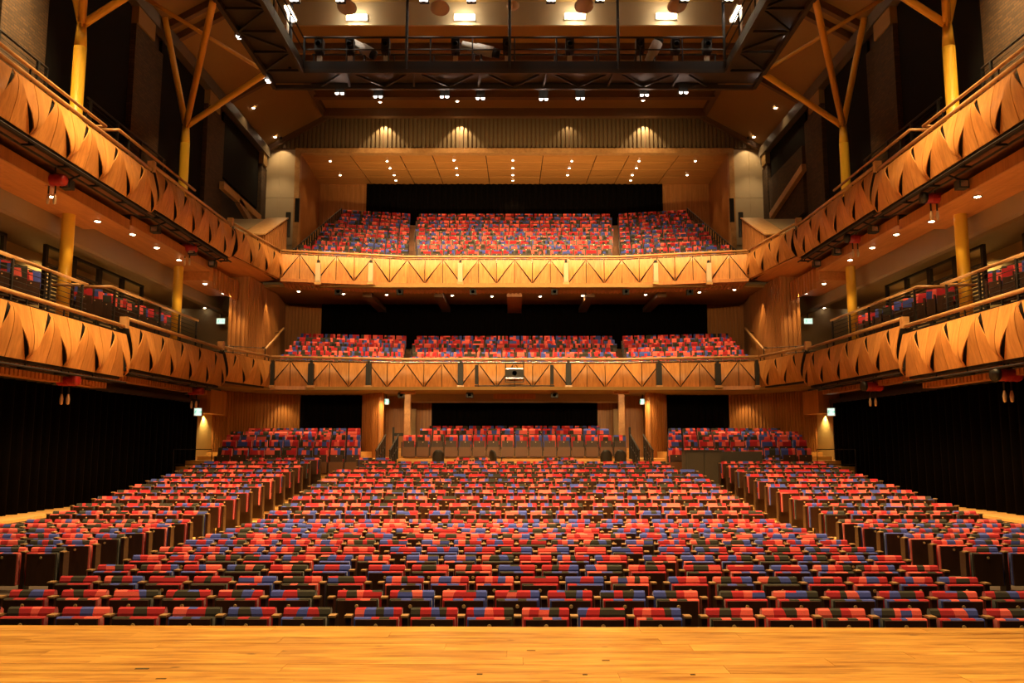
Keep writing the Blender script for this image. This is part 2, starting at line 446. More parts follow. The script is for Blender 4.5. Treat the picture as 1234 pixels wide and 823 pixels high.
# rear wall of the stalls
wb = tag(MB().box(-12.2, 12.2, 37.8, 38.0, 1, 4.7).build('wall_back', M['batten']), kind='structure')
for s in (-1, 1):
    f = (lambda P: P) if s < 0 else (lambda P: [(-x, y) for x, y in P][::-1])
    A = f([(-11.8, 32.5), (-11.6, 33.6), (-10.9, 35.1), (-9.35, 36.25)])
    wa = wall_poly('wall_back', A, 1.3, 4.66, .12, 'batten'); battens(wa, A, 1.3, 4.66, .15, .085, .05)
    A = f([(-6.6, 36.25), (-6.3, 35.5), (-5.9, 34.9), (-5.52, 34.5)])
    wa = wall_poly('wall_back', A, 1.3, 4.66, .12, 'batten'); battens(wa, A, 1.3, 4.66, .15, .09, .05, m='fascia')
    wall_poly('wall_back', f([(-5.52, 34.5), (-5.75, 37.2)]), 1.3, 4.66, .1, 'batten')
    A = f([(-5.75, 37.2), (-4.75, 37.2)])
    wa = wall_poly('wall_back', A, 1.3, 4.66, .1, 'batten'); battens(wa, A, 1.3, 4.66, .2, .1, .03)
    x0, x1 = sorted((s*4.75, s*4.4))
    tag(MB().box(x0, x1, 37.0, 37.2, 1.9, 4.05).build('trim_'+('1' if s < 0 else '2'), M['cream']), kind='structure')
    A = f([(-4.75, 37.55), (-3.7, 37.55)])
    wa = wall_poly('wall_back', A, 1.9, 4.5, .1, 'batten'); battens(wa, A, 1.9, 4.5, .16, .085, .04)
    # lit doorway beyond the side curtain
    x0, x1 = sorted((s*11.8, s*12.0))
    wd_ = tag(MB().box(x0, x1, 30.9, 32.55, 1.2, 3.62).build('wall_'+SIDE[s], M['paleyellow']), kind='structure')
    MB().box(*sorted((s*11.3, s*12.1)), 32.5, 32.62, 3.55, 3.70).build('lintel', M['fascia'], wd_)
    MB().box(*sorted((s*11.3, s*12.1)), 30.9, 32.6, 3.62, 4.5).build('overdoor', M['batten'], wd_)
    a = curtain('curtain', f([(-11.85, 3), (-11.85, 30.8)]), .82, 4.0, f'long black pleated curtain along the {SIDE[s]} wall of the stalls', fold=.42, amp=.10)
    t = tag(MB().box(*sorted((s*11.7, s*12.0)), 3, 31.1, 3.98, 4.12).build('curtain_track', M['black']), f'black track carrying the long {SIDE[s]} stalls curtain', 'track')
    curtain('curtain', f([(-9.3, 36.2), (-6.62, 36.2)]), 2.0, 4.6, f'black curtain behind the rear {SIDE[s]} block of stalls seats', fold=.3)
curtain('curtain', [(-3.72, 37.4), (3.72, 37.4)], 2.2, 4.45, 'wide black curtain behind the rear centre block under the lower balcony', fold=.32)

# wall behind the lower balcony seats
tag(MB().box(-12.5, 12.5, 41.3, 41.5, 4.7, 9.6).build('wall_back', M['batten']), kind='structure')
for s in (-1, 1):
    f = (lambda P: P) if s < 0 else (lambda P: [(-x, y) for x, y in P][::-1])
    A = f([(-11.5, 33.0), (-10.78, 33.0), (-10.74, 34.2), (-10.85, 37.6), (-11.3, 40.3), (-9.7, 41.15)])
    wa = wall_poly('wall_back', A, 4.7, 9.25, .14, 'batten'); battens(wa, A, 4.7, 9.25, .17, .095, .05)
    t = thing('stair_handrail', f'sloping oak handrail on the curved timber wall, {SIDE[s]} end of lower balcony', 'handrail', (s*10.6, 36, 7.0))
    MB().tube([(s*10.45, 34.4, 6.35), (s*10.5, 37.4, 7.72)], .05).build('rail', M['rail'], t, True)
    for y, z in ((35, 6.6), (37, 7.5)):
        MB().tube([(s*10.47, y, z), (s*10.8, y, z-.05)], .018, 6).build('bracket', M['blackmetal'], t)
curtain('curtain', [(-9.65, 41.05), (9.65, 41.05)], 7.2, 9.5, 'wide black curtain closing the back of the lower balcony', fold=.36)

# upper circle: framed opening, cladding, recess
b = MB()
for s in (-1, 1):
    x0, x1 = sorted((s*11.3, s*12.99)); b.box(x0, x1, 41.5, 41.7, 9.3, 17.66)
wu = tag(b.build('wall_back', M['cream']), kind='structure')
for s in (-1, 1):
    for x0_, x1_ in ((11.34, 12.12), (12.14, 12.9)):
        for z0_, z1_ in ((12.6, 15.05), (15.07, 17.5)):
            MB().box(*sorted((s*x0_, s*x1_)), 41.47, 41.5, z0_, z1_).build('plaster_panel', M['cream'], wu)
b = MB(); b.prism([(-12.95, 41.5, 17.66), (12.95, 41.5, 17.66), (9.74, 41.5, 19.47), (-9.74, 41.5, 19.47)], (0, .15, 0))
wc = tag(b.build('wall_back', M['ceilbeam']), kind='structure')
b = MB(); n = 118
for k in range(n):
    x = -12.9+25.8*(k+.5)/n
    zt = 19.47 if abs(x) < 9.74 else 19.47-(abs(x)-9.74)*.564
    b.box(x-.068, x+.068, 41.38, 41.5, 17.72, zt)
tag(b.build('ribbed_cladding', M['ribbed'], wc), kind='stuff')
fr = MB(); fr.box(-11.32, 11.32, 41.32, 41.72, 17.42, 17.68)
for s in (-1, 1): fr.box(*sorted((s*11.06, s*11.32)), 41.32, 41.72, 12.4, 17.42)
tag(fr.build('trim_3', M['rail']), kind='structure')
b = MB(); b.box(-12.2, 12.2, 48.7, 48.9, 14, 18.6)
wr = tag(b.build('wall_back', M['batten']), kind='structure')
A = [(-11.1, 41.7), (-11.75, 48.5), (-8.85, 48.6)]
wall_a = wall_poly('wall_left', A, 10, 18.4, .15, 'recesswood'); battens(wall_a, A, 10, 18.4, .3, .26, .03, m='batten')
A = [(8.85, 48.6), (11.75, 48.5), (11.1, 41.7)]
wall_b = wall_poly('wall_right', A, 10, 18.4, .15, 'recesswood'); battens(wall_b, A, 10, 18.4, .3, .26, .03, m='batten')
b = MB(); b.prism([(-11.9, 41.6, 17.55), (-11.9, 48.8, 18.18), (-11.9, 48.8, 18.5), (-11.9, 41.6, 17.9)], (23.8, 0, 0))
rc = tag(b.build('ceiling', M['backing']), kind='structure')
XS = [-11.8, -8.6, -6.0, -4.3, -1.5, 1.5, 4.3, 6.0, 8.6, 11.8]; YS = [41.7, 43.3, 44.9, 46.6, 48.6]
rz = lambda y: 17.45+(y-41.6)*.0875
for x0, x1 in zip(XS, XS[1:]):
    for y0, y1 in zip(YS, YS[1:]):
        b = MB(); g = .022
        b.prism([(x0+g, y0+g, rz(y0)), (x0+g, y1-g, rz(y1)), (x0+g, y1-g, rz(y1)+.06), (x0+g, y0+g, rz(y0)+.06)], (x1-x0-2*g, 0, 0))
        b.build('ceiling_panel', M['recesswood'], rc)
curtain('curtain', [(-8.9, 48.4), (8.9, 48.4)], 14.6, 18.15, 'wide black curtain at the back of the upper circle', fold=.36)

# ================================================================== BALCONIES
def petal(kind, mirrored, A=.155):
    """half sail of veneer in unit width and height; kind 'U' hangs from the top edge to a point, 'L' stands on the bottom edge"""
    b = MB(); n = 9; g = .024 if A > .12 else .036; th = .022
    rows = []
    for k in range(n+1):
        t = k/n
        u = A*math.sin(PI*t**.62) if kind == 'U' else A*.92*math.sin(PI*(1-t)**.62)
        u += .015
        sg = .012 if A > .12 else .02
        x0, x1 = (sg, max(sg+.004, t-g)) if kind == 'U' else (min(t+g, 1-sg-.004), 1-sg)
        rows.append((x0, x1, u, t))
    fl = lambda f: f[::-1] if mirrored else f
    def strip(fn, rev=False):
        a0 = len(b.v)
        for r in rows: b.v += [fn(r, 0), fn(r, 1)]
        for k in range(n):
            a = a0+2*k; f = [a, a+1, a+3, a+2]
            b.face(fl(f[::-1] if rev else f))
    def pt(r, q, back):
        x = r[q]; xx = 1-x if mirrored else x
        crease = .014*(1-abs(x-(0 if kind == 'U' else 1)))
        return (xx, -(r[2]+crease)+back*th, r[3])
    strip(lambda r, q: pt(r, q, 0)); strip(lambda r, q: pt(r, q, 1), True)
    strip(lambda r, q: pt(r, 0, q), True); strip(lambda r, q: pt(r, 1, q))
    for r in (rows[0], rows[-1]):
        a = len(b.v); b.v += [pt(r, 0, 0), pt(r, 1, 0), pt(r, 1, 1), pt(r, 0, 1)]; b.face(fl([a, a+1, a+2, a+3]))
    return b.mesh('panel_'+kind, M['veneer'], True)
PET = {(k, m, a): petal(k, m, a) for k in 'UL' for m in (0, 1) for a in (.155, .11)}
def front(parent, p, q, zb, h, half, start=0, A=.155):
    """row of veneer sails from p to q; `half` half modules, seam first when start is 0"""
    base = origin_of(parent); p = Vector(p); q = Vector(q); d = (q-p)/half; w = d.length; ang = math.atan2(d.y, d.x)
    for k in range(half):
        a = p+d*k; mir = (k+start) % 2
        for kind in 'UL':
            inst('panel', PET[(kind, mir, A)], parent, (a.x-base.x, a.y-base.y, zb-base.z), ang, (w, 1, h))
def rail(parent, pts, r=.05, name='handrail', m='rail'):
    return MB().tube(pts, r, 8).build(name, M[m], parent, True)

SEC = {  # side fronts: (X0, Y0, X1, Y1, panel bottom, panel height, rail height, half modules)
 'low': [(10.5, 8.7, 10.5, 22.2, 4.25, 1.16, 5.63, 18), (10.5, 22.32, 10.42, 29.4, 4.52, 1.14, 5.86, 10), (10.36, 29.5, 9.70, 32.74, 4.72, 1.02, 5.93, 5)],
 'up': [(10.5, 9.7, 10.5, 23.3, 9.10, 1.14, 10.38, 18), (10.5, 23.42, 10.45, 29.9, 9.27, 1.13, 10.53, 9), (10.38, 30.0, 9.86, 34.22, 9.38, 1.06, 10.60, 6)]}
CEN = {'low': ([(-9.66, 32.76), (-4.42, 33.72), (4.42, 33.72), (9.66, 32.76)], 4.77, .98, 5.92),
       'up': ([(-9.82, 34.26), (-4.66, 35.38), (4.66, 35.38), (9.82, 34.26)], 9.40, 1.03, 10.58)}
def side_balcony(s, lev):
    nm = {'low': 'lower', 'up': 'upper'}[lev]
    t = thing('balcony', f'{nm} {SIDE[s]} side balcony with curled veneer sails along its front', 'balcony', (s*11, 20, SEC[lev][0][4]))
    for i, (xa, ya, xb, yb, zb, h, zr, half) in enumerate(SEC[lev]):
        a = (s*xa, ya); e = (s*xb, yb)
        if s < 0: front(t, a, e, zb, h, half)
        else: front(t, e, a, zb, h, half, half % 2)
        o = s*.16
        MB().seg((s*xa+o, ya), (s*xb+o, yb), zb-.05, zr-.16, .14).build('parapet', M['backing'], t)
        rail(t, [(s*xa+s*.05, ya, zr), (s*xb+s*.05, yb, zr)], .055)
        bk = MB()
        nb = max(2, int((yb-ya)/1.5))
        for k in range(nb+1):
            x = s*(xa+(xb-xa)*k/nb+.05); y = ya+(yb-ya)*k/nb
            bk.bar((x, y, zr), (x, y, zr-.26), .03)
        tag(bk.build('rail_brackets', M['blackmetal'], t), kind='stuff')
        if i < 2:
            MB().box(*sorted((s*(xb-.04), s*(xb+.16))), yb-.04, yb+.1, zr-.05, zr+.26).build('end_block', M['rail'], t)
    outer = 15.0 if lev == 'low' else 13.0
    for i, (xa, ya, xb, yb, zb, h, zr, half) in enumerate(SEC[lev]):
        MB().prism([(s*(xa+.2), ya, zb-.02), (s*(xb+.2), yb+.1, zb-.02), (s*outer, yb+.1, zb-.02), (s*outer, ya, zb-.02)], (0, 0, .36)).build('floor_slab', M['under'], t)
        if lev == 'low' and i < 2:
            # battened timber edge below the front
            MB().box(*sorted((s*10.95, s*11.25)), ya, yb, zb-.30, zb-.03).build('soffit_edge', M['fascia'], t)
            P = [(-11.0+.06, ya), (-11.0+.06, yb)] if s < 0 else [(11.0-.06, yb), (11.0-.06, ya)]
            battens(t, P, zb-.30, zb-.03, .16, .1, .03, m='fascia')
        if lev == 'up' and i < 2:
            bb = MB(); y = ya; zs = zb-.50
            while y < yb-.02:
                bb.box(*sorted((s*11.12, s*12.42)), y, min(y+.128, yb), zs, zs+.05); y += .14
            tag(bb.build('soffit_boards', M['soffit'], t), kind='stuff')
            MB().box(*sorted((s*11.08, s*11.13)), ya, yb, zs-.01, zs+.28).build('soffit_edge', M['fascia'], t)
            MB().box(*sorted((s*11.13, s*12.6)), ya, yb, zs+.06, zs+.30).build('soffit_backing', M['backing'], t)
    # ladder truss for lights hung below the front
    zl = SEC[lev][0][4]-.17
    for i in (0, 1):
        xa, ya, xb, yb, zb, h, zr, half = SEC[lev][i]
        z = zb-.15; tt = MB()
        x1, x2 = s*10.42, s*10.78
        tt.tube([(x1, ya, z), (x1, yb, z)], .028, 6); tt.tube([(x2, ya, z), (x2, yb, z)], .028, 6)
        k = ya+.5
        while k < yb:
            tt.bar((x1, k, z), (x2, k, z), .05); tt.bar((s*10.6, k, z), (s*10.6, k, zb+.02), .03); k += 1.45
        tt.build('lighting_ladder', M['black'], t)
    return t
BAL = {}
for lev in ('low', 'up'):
    for s in (-1, 1): BAL[(lev, s)] = side_balcony(s, lev)
# end part of the upper side balconies: planked underside near the corner
for s in (-1, 1):
    t = BAL[('up', s)]
    MB().prism([(s*10.4, 29.95, 9.3), (s*9.9, 34.2, 9.36), (s*12.4, 35.5, 9.2), (s*12.4, 29.95, 8.95)], (0, 0, .05)).build('corner_soffit', M['soffit'], t)
    b = MB()
    for k in range(14):
        y = 30.3+k*.3
        b.box(*sorted((s*11.1, s*11.2)), y, y+.2, 8.2, 8.95)
    tag(b.build('corner_fascia', M['fascia'], t), kind='stuff')
    MB().box(*sorted((s*11.2, s*12.6)), 29.95, 33.2, 8.45, 8.95).build('soffit_end', M['soffit'], t)

def centre_balcony(lev):
    pts, zb, h, zr = CEN[lev]; nm = {'low': 'lower', 'up': 'upper'}[lev]
    t = thing('balcony', f'{nm} balcony across the back with zigzag triangles of timber on its front', 'balcony', (0, pts[1][1], zb))
    front(t, pts[0], pts[1], zb, h, 7, 0, .11); front(t, pts[1], pts[2], zb, h, 12, 1, .11); front(t, pts[2], pts[3], zb, h, 7, 1, .11)
    off = lambda P, d: [(x*(1+0*d), y+d) for x, y in P]
    b = MB()
    for p, q in zip(off(pts, .16), off(pts, .16)[1:]): b.seg(p, q, zb-.1, zb+h+.02, .14)
    b.build('parapet', M['backing'], t)
    rail(t, [(x, y, zr) for x, y in pts], .055)
    rail(t, [(x, y-.03, zb+h+.05) for x, y in pts], .018, 'lower_rail', 'chrome' if lev == 'low' else 'rail')
    b = MB()
    for p, q in zip(off(pts, -.05), off(pts, -.05)[1:]): b.seg(p, q, zb-.15, zb-.01, .3, -.6)
    b.build('bottom_board', M['fascia'], t)
    k = MB()
    for p, d in path_points(pts, 1.5):
        k.bar((p.x, p.y, zr), (p.x, p.y+.05, zb+h-.1), .025)
    tag(k.build('rail_brackets', M['chrome'], t), kind='stuff')
    return t
BC = {lev: centre_balcony(lev) for lev in ('low', 'up')}
def tiers(parent, pts, rows, back, wx, under):
    """stepped seating deck; rows = [(Y at centre, floor z)]"""
    yk = pts[1][1]; sl = (pts[1][1]-pts[0][1])/(pts[1][0]-pts[0][0])
    for k, (y, z) in enumerate(rows):
        ya = y-.62; yb = rows[k+1][0]-.62 if k < len(rows)-1 else back
        if k == 0: ya = yk+.2
        P = [(-wx, ya-sl*(wx-4.5)), (-4.5, ya), (4.5, ya), (wx, ya-sl*(wx-4.5)), (wx, yb), (-wx, yb)]
        MB().prism([(x, yy, z-.45) for x, yy in P], (0, 0, .45)).build('tier', M['under'], parent)
UPR = [(37.2+.95*n, 11.07-.93+.465*n) for n in range(11)]
LOR = [(34.9+.92*n, 6.15-.93+.30*n) for n in range(6)]
tiers(BC['up'], CEN['up'][0], UPR, 48.4, 10.0, 0)
tiers(BC['low'], CEN['low'][0], LOR, 41.0, 10.4, 0)
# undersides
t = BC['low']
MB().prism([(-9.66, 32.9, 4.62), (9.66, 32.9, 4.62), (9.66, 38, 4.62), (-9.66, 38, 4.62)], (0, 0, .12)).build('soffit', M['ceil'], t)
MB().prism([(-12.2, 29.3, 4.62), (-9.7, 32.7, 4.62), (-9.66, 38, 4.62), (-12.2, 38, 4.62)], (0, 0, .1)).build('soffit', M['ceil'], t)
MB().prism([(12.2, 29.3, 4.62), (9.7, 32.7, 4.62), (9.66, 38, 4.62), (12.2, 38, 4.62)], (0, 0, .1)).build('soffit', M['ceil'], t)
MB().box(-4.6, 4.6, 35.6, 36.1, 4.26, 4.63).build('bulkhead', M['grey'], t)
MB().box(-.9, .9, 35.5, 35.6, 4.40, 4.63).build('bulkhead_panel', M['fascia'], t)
t = BC['up']
b = MB(); P = CEN['up'][0]
for p, q in zip(P, P[1:]):
    b.quad((p[0], p[1]+.05, 9.32), (q[0], q[1]+.05, 9.32), (q[0], q[1]+.85, 9.14), (p[0], p[1]+.85, 9.14))
    for pp, d in path_points([p, q], .17):
        b.bar((pp.x, pp.y+.05, 9.30), (pp.x, pp.y+.85, 9.12), .09, .05)
tag(b.build('battened_soffit_edge', M['fascia'], t), kind='stuff')
MB().prism([(-10.9, 35.0, 9.16), (10.9, 35.0, 9.16), (11.4, 41.4, 9.46), (-11.4, 41.4, 9.46)], (0, 0, .12)).build('soffit', M['ceil'], t)
MB().box(-.34, .34, 36.3, 40.9, 8.98, 9.2).build('soffit_beam', M['fascia'], t)
for x in (-6.6, -3.4, 3.4, 6.6): MB().box(x-.2, x+.2, 36.6, 40.9, 9.02, 9.25).build('soffit_beam', M['ceilbeam'], t)
# timber columns below the lower balcony
for s in (-1, 1):
    t = thing('column', f'slim timber-clad column under the lower balcony, {SIDE[s]} of the rear centre block', 'column', (s*4.36, 34, 1.9))
    MB().box(s*4.36-.12, s*4.36+.12, 33.88, 34.12, 1.6, 4.62).build('shaft', M['rail'], t)
    MB().box(s*4.36-.3, s*4.36+.3, 33.8, 34.2, 4.52, 4.62).build('head', M['fascia'], t)

# grey cove, screens and rails of the side galleries
for s in (-1, 1):
    b = MB()
    prof = [(12.40, 8.95), (12.40, 8.12), (12.44, 8.04), (12.60, 8.02), (12.85, 8.16), (13.1, 8.38), (15.0, 8.40), (15.0, 8.95)]
    b.prism([(s*x, -2, z) for x, z in prof], (0, 38, 0))
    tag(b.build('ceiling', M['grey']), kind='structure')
    for bay, (ya, n) in enumerate(((9.2, 3), (16.3, 3), (23.0, 4))):
        for k in range(n):
            w = 1.62 if n == 3 else 1.55
            y0 = ya+k*w; zb, zt = (4.7, 7.92) if bay < 2 else (4.9, 8.10)
            tt = thing('slatted_screen', f'black framed slatted screen, {ORD[k]} from the stage in {ORD[bay]} bay, {SIDE[s]} lower gallery', 'screen', (s*13.3, y0, zb), f'slatted screens of the {SIDE[s]} lower gallery')
            f = MB()
            for y in (y0+.05, y0+w-.05): f.box(s*13.3-.05, s*13.3+.05, y-.06, y+.06, zb, zt)
            f.box(s*13.3-.05, s*13.3+.05, y0, y0+w, zt-.07, zt)
            f.build('frame', M['black'], tt)
            sl = MB(); z = zb+.1
            while z < zt-.55:
                sl.box(s*13.3-.03, s*13.3+.03, y0+.1, y0+w-.1, z, z+.055); z += .11
            tag(sl.build('slats', M['darkgrey'], tt), kind='stuff')
    # inner balustrade with oak rail (lower) and the plain black one (upper)
    for i, (ya, yb, z) in enumerate(((9, 21.6, 6.65), (22.9, 29.3, 6.85))):
        t = thing('balustrade', f'black bar balustrade with oak handrail, {["near","far"][i]} run of the {SIDE[s]} lower gallery', 'balustrade', (s*11.3, ya, z-1))
        P = [(s*11.3, ya, z), (s*11.3, yb, z)]
        P = P+[(s*12.2, yb, z)] if i == 0 else [(s*12.2, ya, z)]+P
        rail(t, P, .045)
        k = 0
        y = ya+.2
        while y <= yb:
            MB().box(s*11.3-.025, s*11.3+.025, y-.03, y+.03, z-1.15, z).build('post', M['black'], t); y += 1.52
        b = MB()
        for q in range(1, 8): b.tube([(s*11.3, ya, z-.13*q), (s*11.3, yb, z-.13*q)], .009, 4)
        tag(b.build('bars', M['blackmetal'], t), kind='stuff')
    for i, (ya, yb, z) in enumerate(((10, 20.2, 12.0), (22.2, 27.4, 12.1))):
        t = thing('balustrade', f'thin black balustrade before the brick piers, {["near","far"][i]} run, {SIDE[s]} upper gallery', 'balustrade', (s*11.95, ya, z-1))
        MB().tube([(s*11.95, ya, z), (s*11.95, yb, z), (s*11.95, yb, z-1.1)], .03, 6).build('rail', M['black'], t)
        y = ya+.2
        while y <= yb:
            MB().box(s*11.95-.03, s*11.95+.03, y-.04, y+.04, z-1.2, z).build('post', M['black'], t); y += 1.6
        b = MB()
        for q in range(1, 7): b.tube([(s*11.95, ya, z-.14*q), (s*11.95, yb, z-.14*q)], .009, 4)
        tag(b.build('bars', M['blackmetal'], t), kind='stuff')
    for i, (ya, yb, z) in enumerate(((9.7, 20.9, 10.74), (21.6, 27.0, 10.92))):
        t = thing('handrail', f'second oak handrail above the {SIDE[s]} upper balcony front, {["near","far"][i]} run', 'handrail', (s*10.72, ya, z-.4))
        P = [(s*10.72, ya, z), (s*10.72, yb, z)]
        P = P+[(s*11.1, yb, z)] if i == 0 else [(s*11.2, ya, z)]+P
        rail(t, P, .042, 'rail')
        y = ya+.6
        while y < yb:
            MB().bar((s*10.72, y, z), (s*10.72, y, z-.45), .035).build('post', M['black'], t); y += 2.4
    # rail over the balcony floor near the lower corner
    t = thing('balustrade', f'thin black three-bar railing at the {SIDE[s]} corner of the lower balcony', 'balustrade', (s*10.6, 31.5, 5.3))
    for q in range(3):
        MB().tube([(s*12.0, 31.6, 6.28-.24*q), (s*9.95, 32.9, 6.28-.24*q)], .015, 6).build('bar', M['black'], t)
    for x, y in ((12.0, 31.6), (9.95, 32.9), (11.0, 32.24)):
        MB().tube([(s*x, y, 5.2), (s*x, y, 6.28)], .022, 6).build('post', M['black'], t)

# yellow tree columns
for s in (-1, 1):
    for i, y in enumerate((21.75, 29.1)):
        t = thing('tree_column', f'yellow steel tree column with spreading struts, {["near","far"][i]} one on the {SIDE[s]} side', 'column', (s*12, y, 4.7))
        c = MB(); c.tube([(s*12, y, 4.7), (s*12, y, 13.35)], .165, 16); c.tube([(s*12, y, 13.35), (s*12, y, 14.0)], .165, 16, 0, .12)
        c.build('trunk', M['yellow'], t, True)
        N_ = (s*12, y, 14.0)
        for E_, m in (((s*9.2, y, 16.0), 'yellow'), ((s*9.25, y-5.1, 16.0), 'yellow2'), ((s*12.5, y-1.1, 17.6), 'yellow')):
            d = Vector(E_)-Vector(N_)
            a = Vector(N_)+d*.03
            b = MB(); b.tube([a, a+d*.06, Vector(E_)-d*.05, E_], .11, 12)
            st = b.build('strut', M[m], t, True)
            MB().bar(Vector(N_)-d*.01, a+d*.03, .05, .24).build('gusset', M[m], st)
        tb = MB().tube([(s*12.4, y-3.0, 17.3), (s*9.4, y-.1, 16.2)], .07, 10).build('tie', M['yellow2'], t, True)

# timber-clad parapet wedges and stairs beside the upper circle
for s in (-1, 1):
    t = thing('stair_parapet', f'sloping timber-clad stair parapet with pale capping, {SIDE[s]} of the upper circle', 'parapet', (s*10.7, 34, 9.6))
    poly = [(s*10.2, 32.9, 9.6), (s*10.2, 36.15, 9.6), (s*10.2, 36.15, 12.45), (s*10.2, 32.9, 10.9)]
    MB().prism(poly, (s*.95, 0, 0)).build('body', M['batten'], t)
    MB().prism([(s*10.12, 32.85, 10.9), (s*10.12, 36.2, 12.5), (s*10.12, 36.2, 12.56), (s*10.12, 32.85, 10.96)], (s*.95, 0, 0)).build('capping', M['rail'], t)
    MB().prism([(s*11.1, 32.0, 10.5), (s*11.1, 36.2, 12.4), (s*11.1, 36.2, 12.5), (s*11.1, 32.0, 10.6)], (s*1.6, 0, 0)).build('sloping_top', M['grey'], t)
    b = MB()
    for k in range(16):
        y = 33.0+k*.2; zt = 10.9+(y-32.9)*.477
        b.box(*sorted((s*10.15, s*10.2)), y, y+.12, 9.7, zt)
    tag(b.build('battens', M['batten'], t), kind='stuff')
    st = thing('staircase', f'oak stair climbing beside the {SIDE[s]} edge of the upper circle seats', 'stairs', (s*10.6, 36, 10))
    for k in range(22):
        y = 36.6+k*.475; z = 10.25+k*.232
        MB().box(*sorted((s*9.98, s*11.0)), y, y+.52, z-.3, z).build('tread', M['treadwood'], st)
    bl = thing('balustrade', f'black stepped stair railing at the {SIDE[s]} edge of the upper circle seats', 'balustrade', (s*10.05, 36.5, 10.2))
    for k in range(22):
        y = 36.7+k*.475; z = 10.25+k*.232
        MB().box(s*10.0-.03, s*10.0+.03, y-.03, y+.03, z-.1, z+.92).build('post', M['black'], bl)
    MB().tube([(s*10.0, 36.7, 11.2), (s*10.0, 46.7, 16.05)], .03, 6).build('rail', M['black'], bl)
    MB().tube([(s*10.0, 36.7, 10.8), (s*10.0, 46.7, 15.65)], .02, 6).build('rail', M['black'], bl)
    for k, p in enumerate([at_y(358, 245, 38.5), at_y(347, 262, 36.5)]):
        x = -s*p.x
        MB().box(x-.10, x+.10, p.y, p.y+.1, p.z-.9, p.z+.25).build('gate', M['black'], bl)
# sloping stringers on the side wall near the back
for s, P in ((-1, [((12.6, 34.6, 13.55), (12.6, 39.9, 13.55)), ((12.6, 36.7, 13.5), (12.6, 38.6, 13.0))]), (1, [((12.6, 39.6, 13.6), (12.6, 34.9, 14.45))])):
    for i, (p, q) in enumerate(P):
        o = MB().bar((s*p[0], p[1], p[2]), (s*q[0], q[1], q[2]), .2, .32).build('sloping_beam', M['rail' if i or s > 0 else 'treadwood'])
        tag(o, f'{["long","short"][i]} sloping pale timber beam on the {SIDE[s]} wall by the rear brick pier', 'beam')
b = MB().box(12.72, 12.95, 35.4, 40.2, 12.6, 15.6).build('brick_infill', M['brick'], bpy.data.objects['wall_right'])

# ================================================================== STAGE
ZS = 1.05; EDGE = 6.63; SK = -.0135       # front edge runs very slightly askew
st = thing('stage', 'light oak plank stage floor in the foreground with knots and dark specks', 'stage', (0, 0, 0))
MB().prism([(-11, -5.5, 0), (11, -5.5, 0), (11, EDGE+SK*11-.03, 0), (-11, EDGE-SK*11-.03, 0)], (0, 0, ZS-.03)).build('body', M['backing'], st)
MB().prism([(-11, -5.5, ZS-.03), (11, -5.5, ZS-.03), (11, 3.27+SK*11, ZS-.03), (-11, 3.27-SK*11, ZS-.03)], (0, 0, .03)).build('rear_boards', M['stage'], st)
rnd = random.Random(5)
for r in range(18):
    y1 = EDGE-r*.187; y0 = y1-.187+.0022
    x = -6.2-rnd.random()*1.6
    while x < 6.2:
        L = rnd.uniform(1.5, 2.9); xa, xb = x+.001, x+L-.001
        dz = rnd.uniform(-.0008, .0008)
        poly = [(xa, y0+SK*xa, ZS-.03+dz), (xb, y0+SK*xb, ZS-.03+dz), (xb, y1+SK*xb, ZS-.03+dz), (xa, y1+SK*xa, ZS-.03+dz)]
        MB().prism(poly, (0, 0, .03)).build('plank', M['stage'], st, pos=((xa+xb)/2, (y0+y1)/2, ZS))
        x += L
MB().prism([(-11, EDGE-SK*11-.02, ZS-.10), (11, EDGE+SK*11-.02, ZS-.10), (11, EDGE+SK*11+.012, ZS-.10), (-11, EDGE-SK*11+.012, ZS-.10)], (0, 0, .085)).build('edge_strip', M['black'], st)

for px, py, w, d in ((171, 806, .085, .02), (194, 818, .06, .014), (578, 812.5, .035, .022), (705, 813, .03, .02), (835, 813, .03, .02), (730, 796, .05, .014), (640, 784, .06, .008)):
    q = at_z(px, py, ZS)
    MB().box(q.x-w/2, q.x+w/2, q.y-d/2, q.y+d/2, ZS, ZS+.0025).build('floor_mark', M['darkgrey' if w > .08 else 'arm'], st)

# ================================================================== SEATS
PAL = {'R': (.46, .010, .022), 'C': (.84, .125, .10), 'B': (.050, .080, .42), 'K': (.026, .024, .014)}
CN = {'R': 'red', 'C': 'coral', 'B': 'blue', 'K': 'black'}
def bands(rng, code=None):
    """patchwork: list of (boundary, slant, colour letter); boundaries 0..1 across the back"""
    if code is None:
        n = rng.choice((3, 4, 4, 5)); code = ''
        while len(code) < n:
            c = rng.choices('RCBK', (34, 24, 22, 20))[0]
            if not code or code[-1] != c: code += c
    n = len(code); out = []
    cuts = [0]+[(k+rng.uniform(-.25, .25))/n for k in range(1, n)]+[1]
    for k in range(n):
        out.append((cuts[k], 0 if k == 0 else rng.choice((0, 0, .12, -.12, .24, -.24)) if n < 5 else rng.choice((0, 0, .1, -.1)), code[k]))
    return out, cuts, code
PROF = [(-.085, .40), (-.055, .58), (-.030, .80), (-.030, .875), (-.016, .915), (.010, .930), (.036, .920), (.048, .885), (.040, .70)]
PROF_LO = [(-.085, .40), (-.058, .56), (-.044, .70), (-.030, .86), (.005, .930), (.046, .90), (.040, .70)]
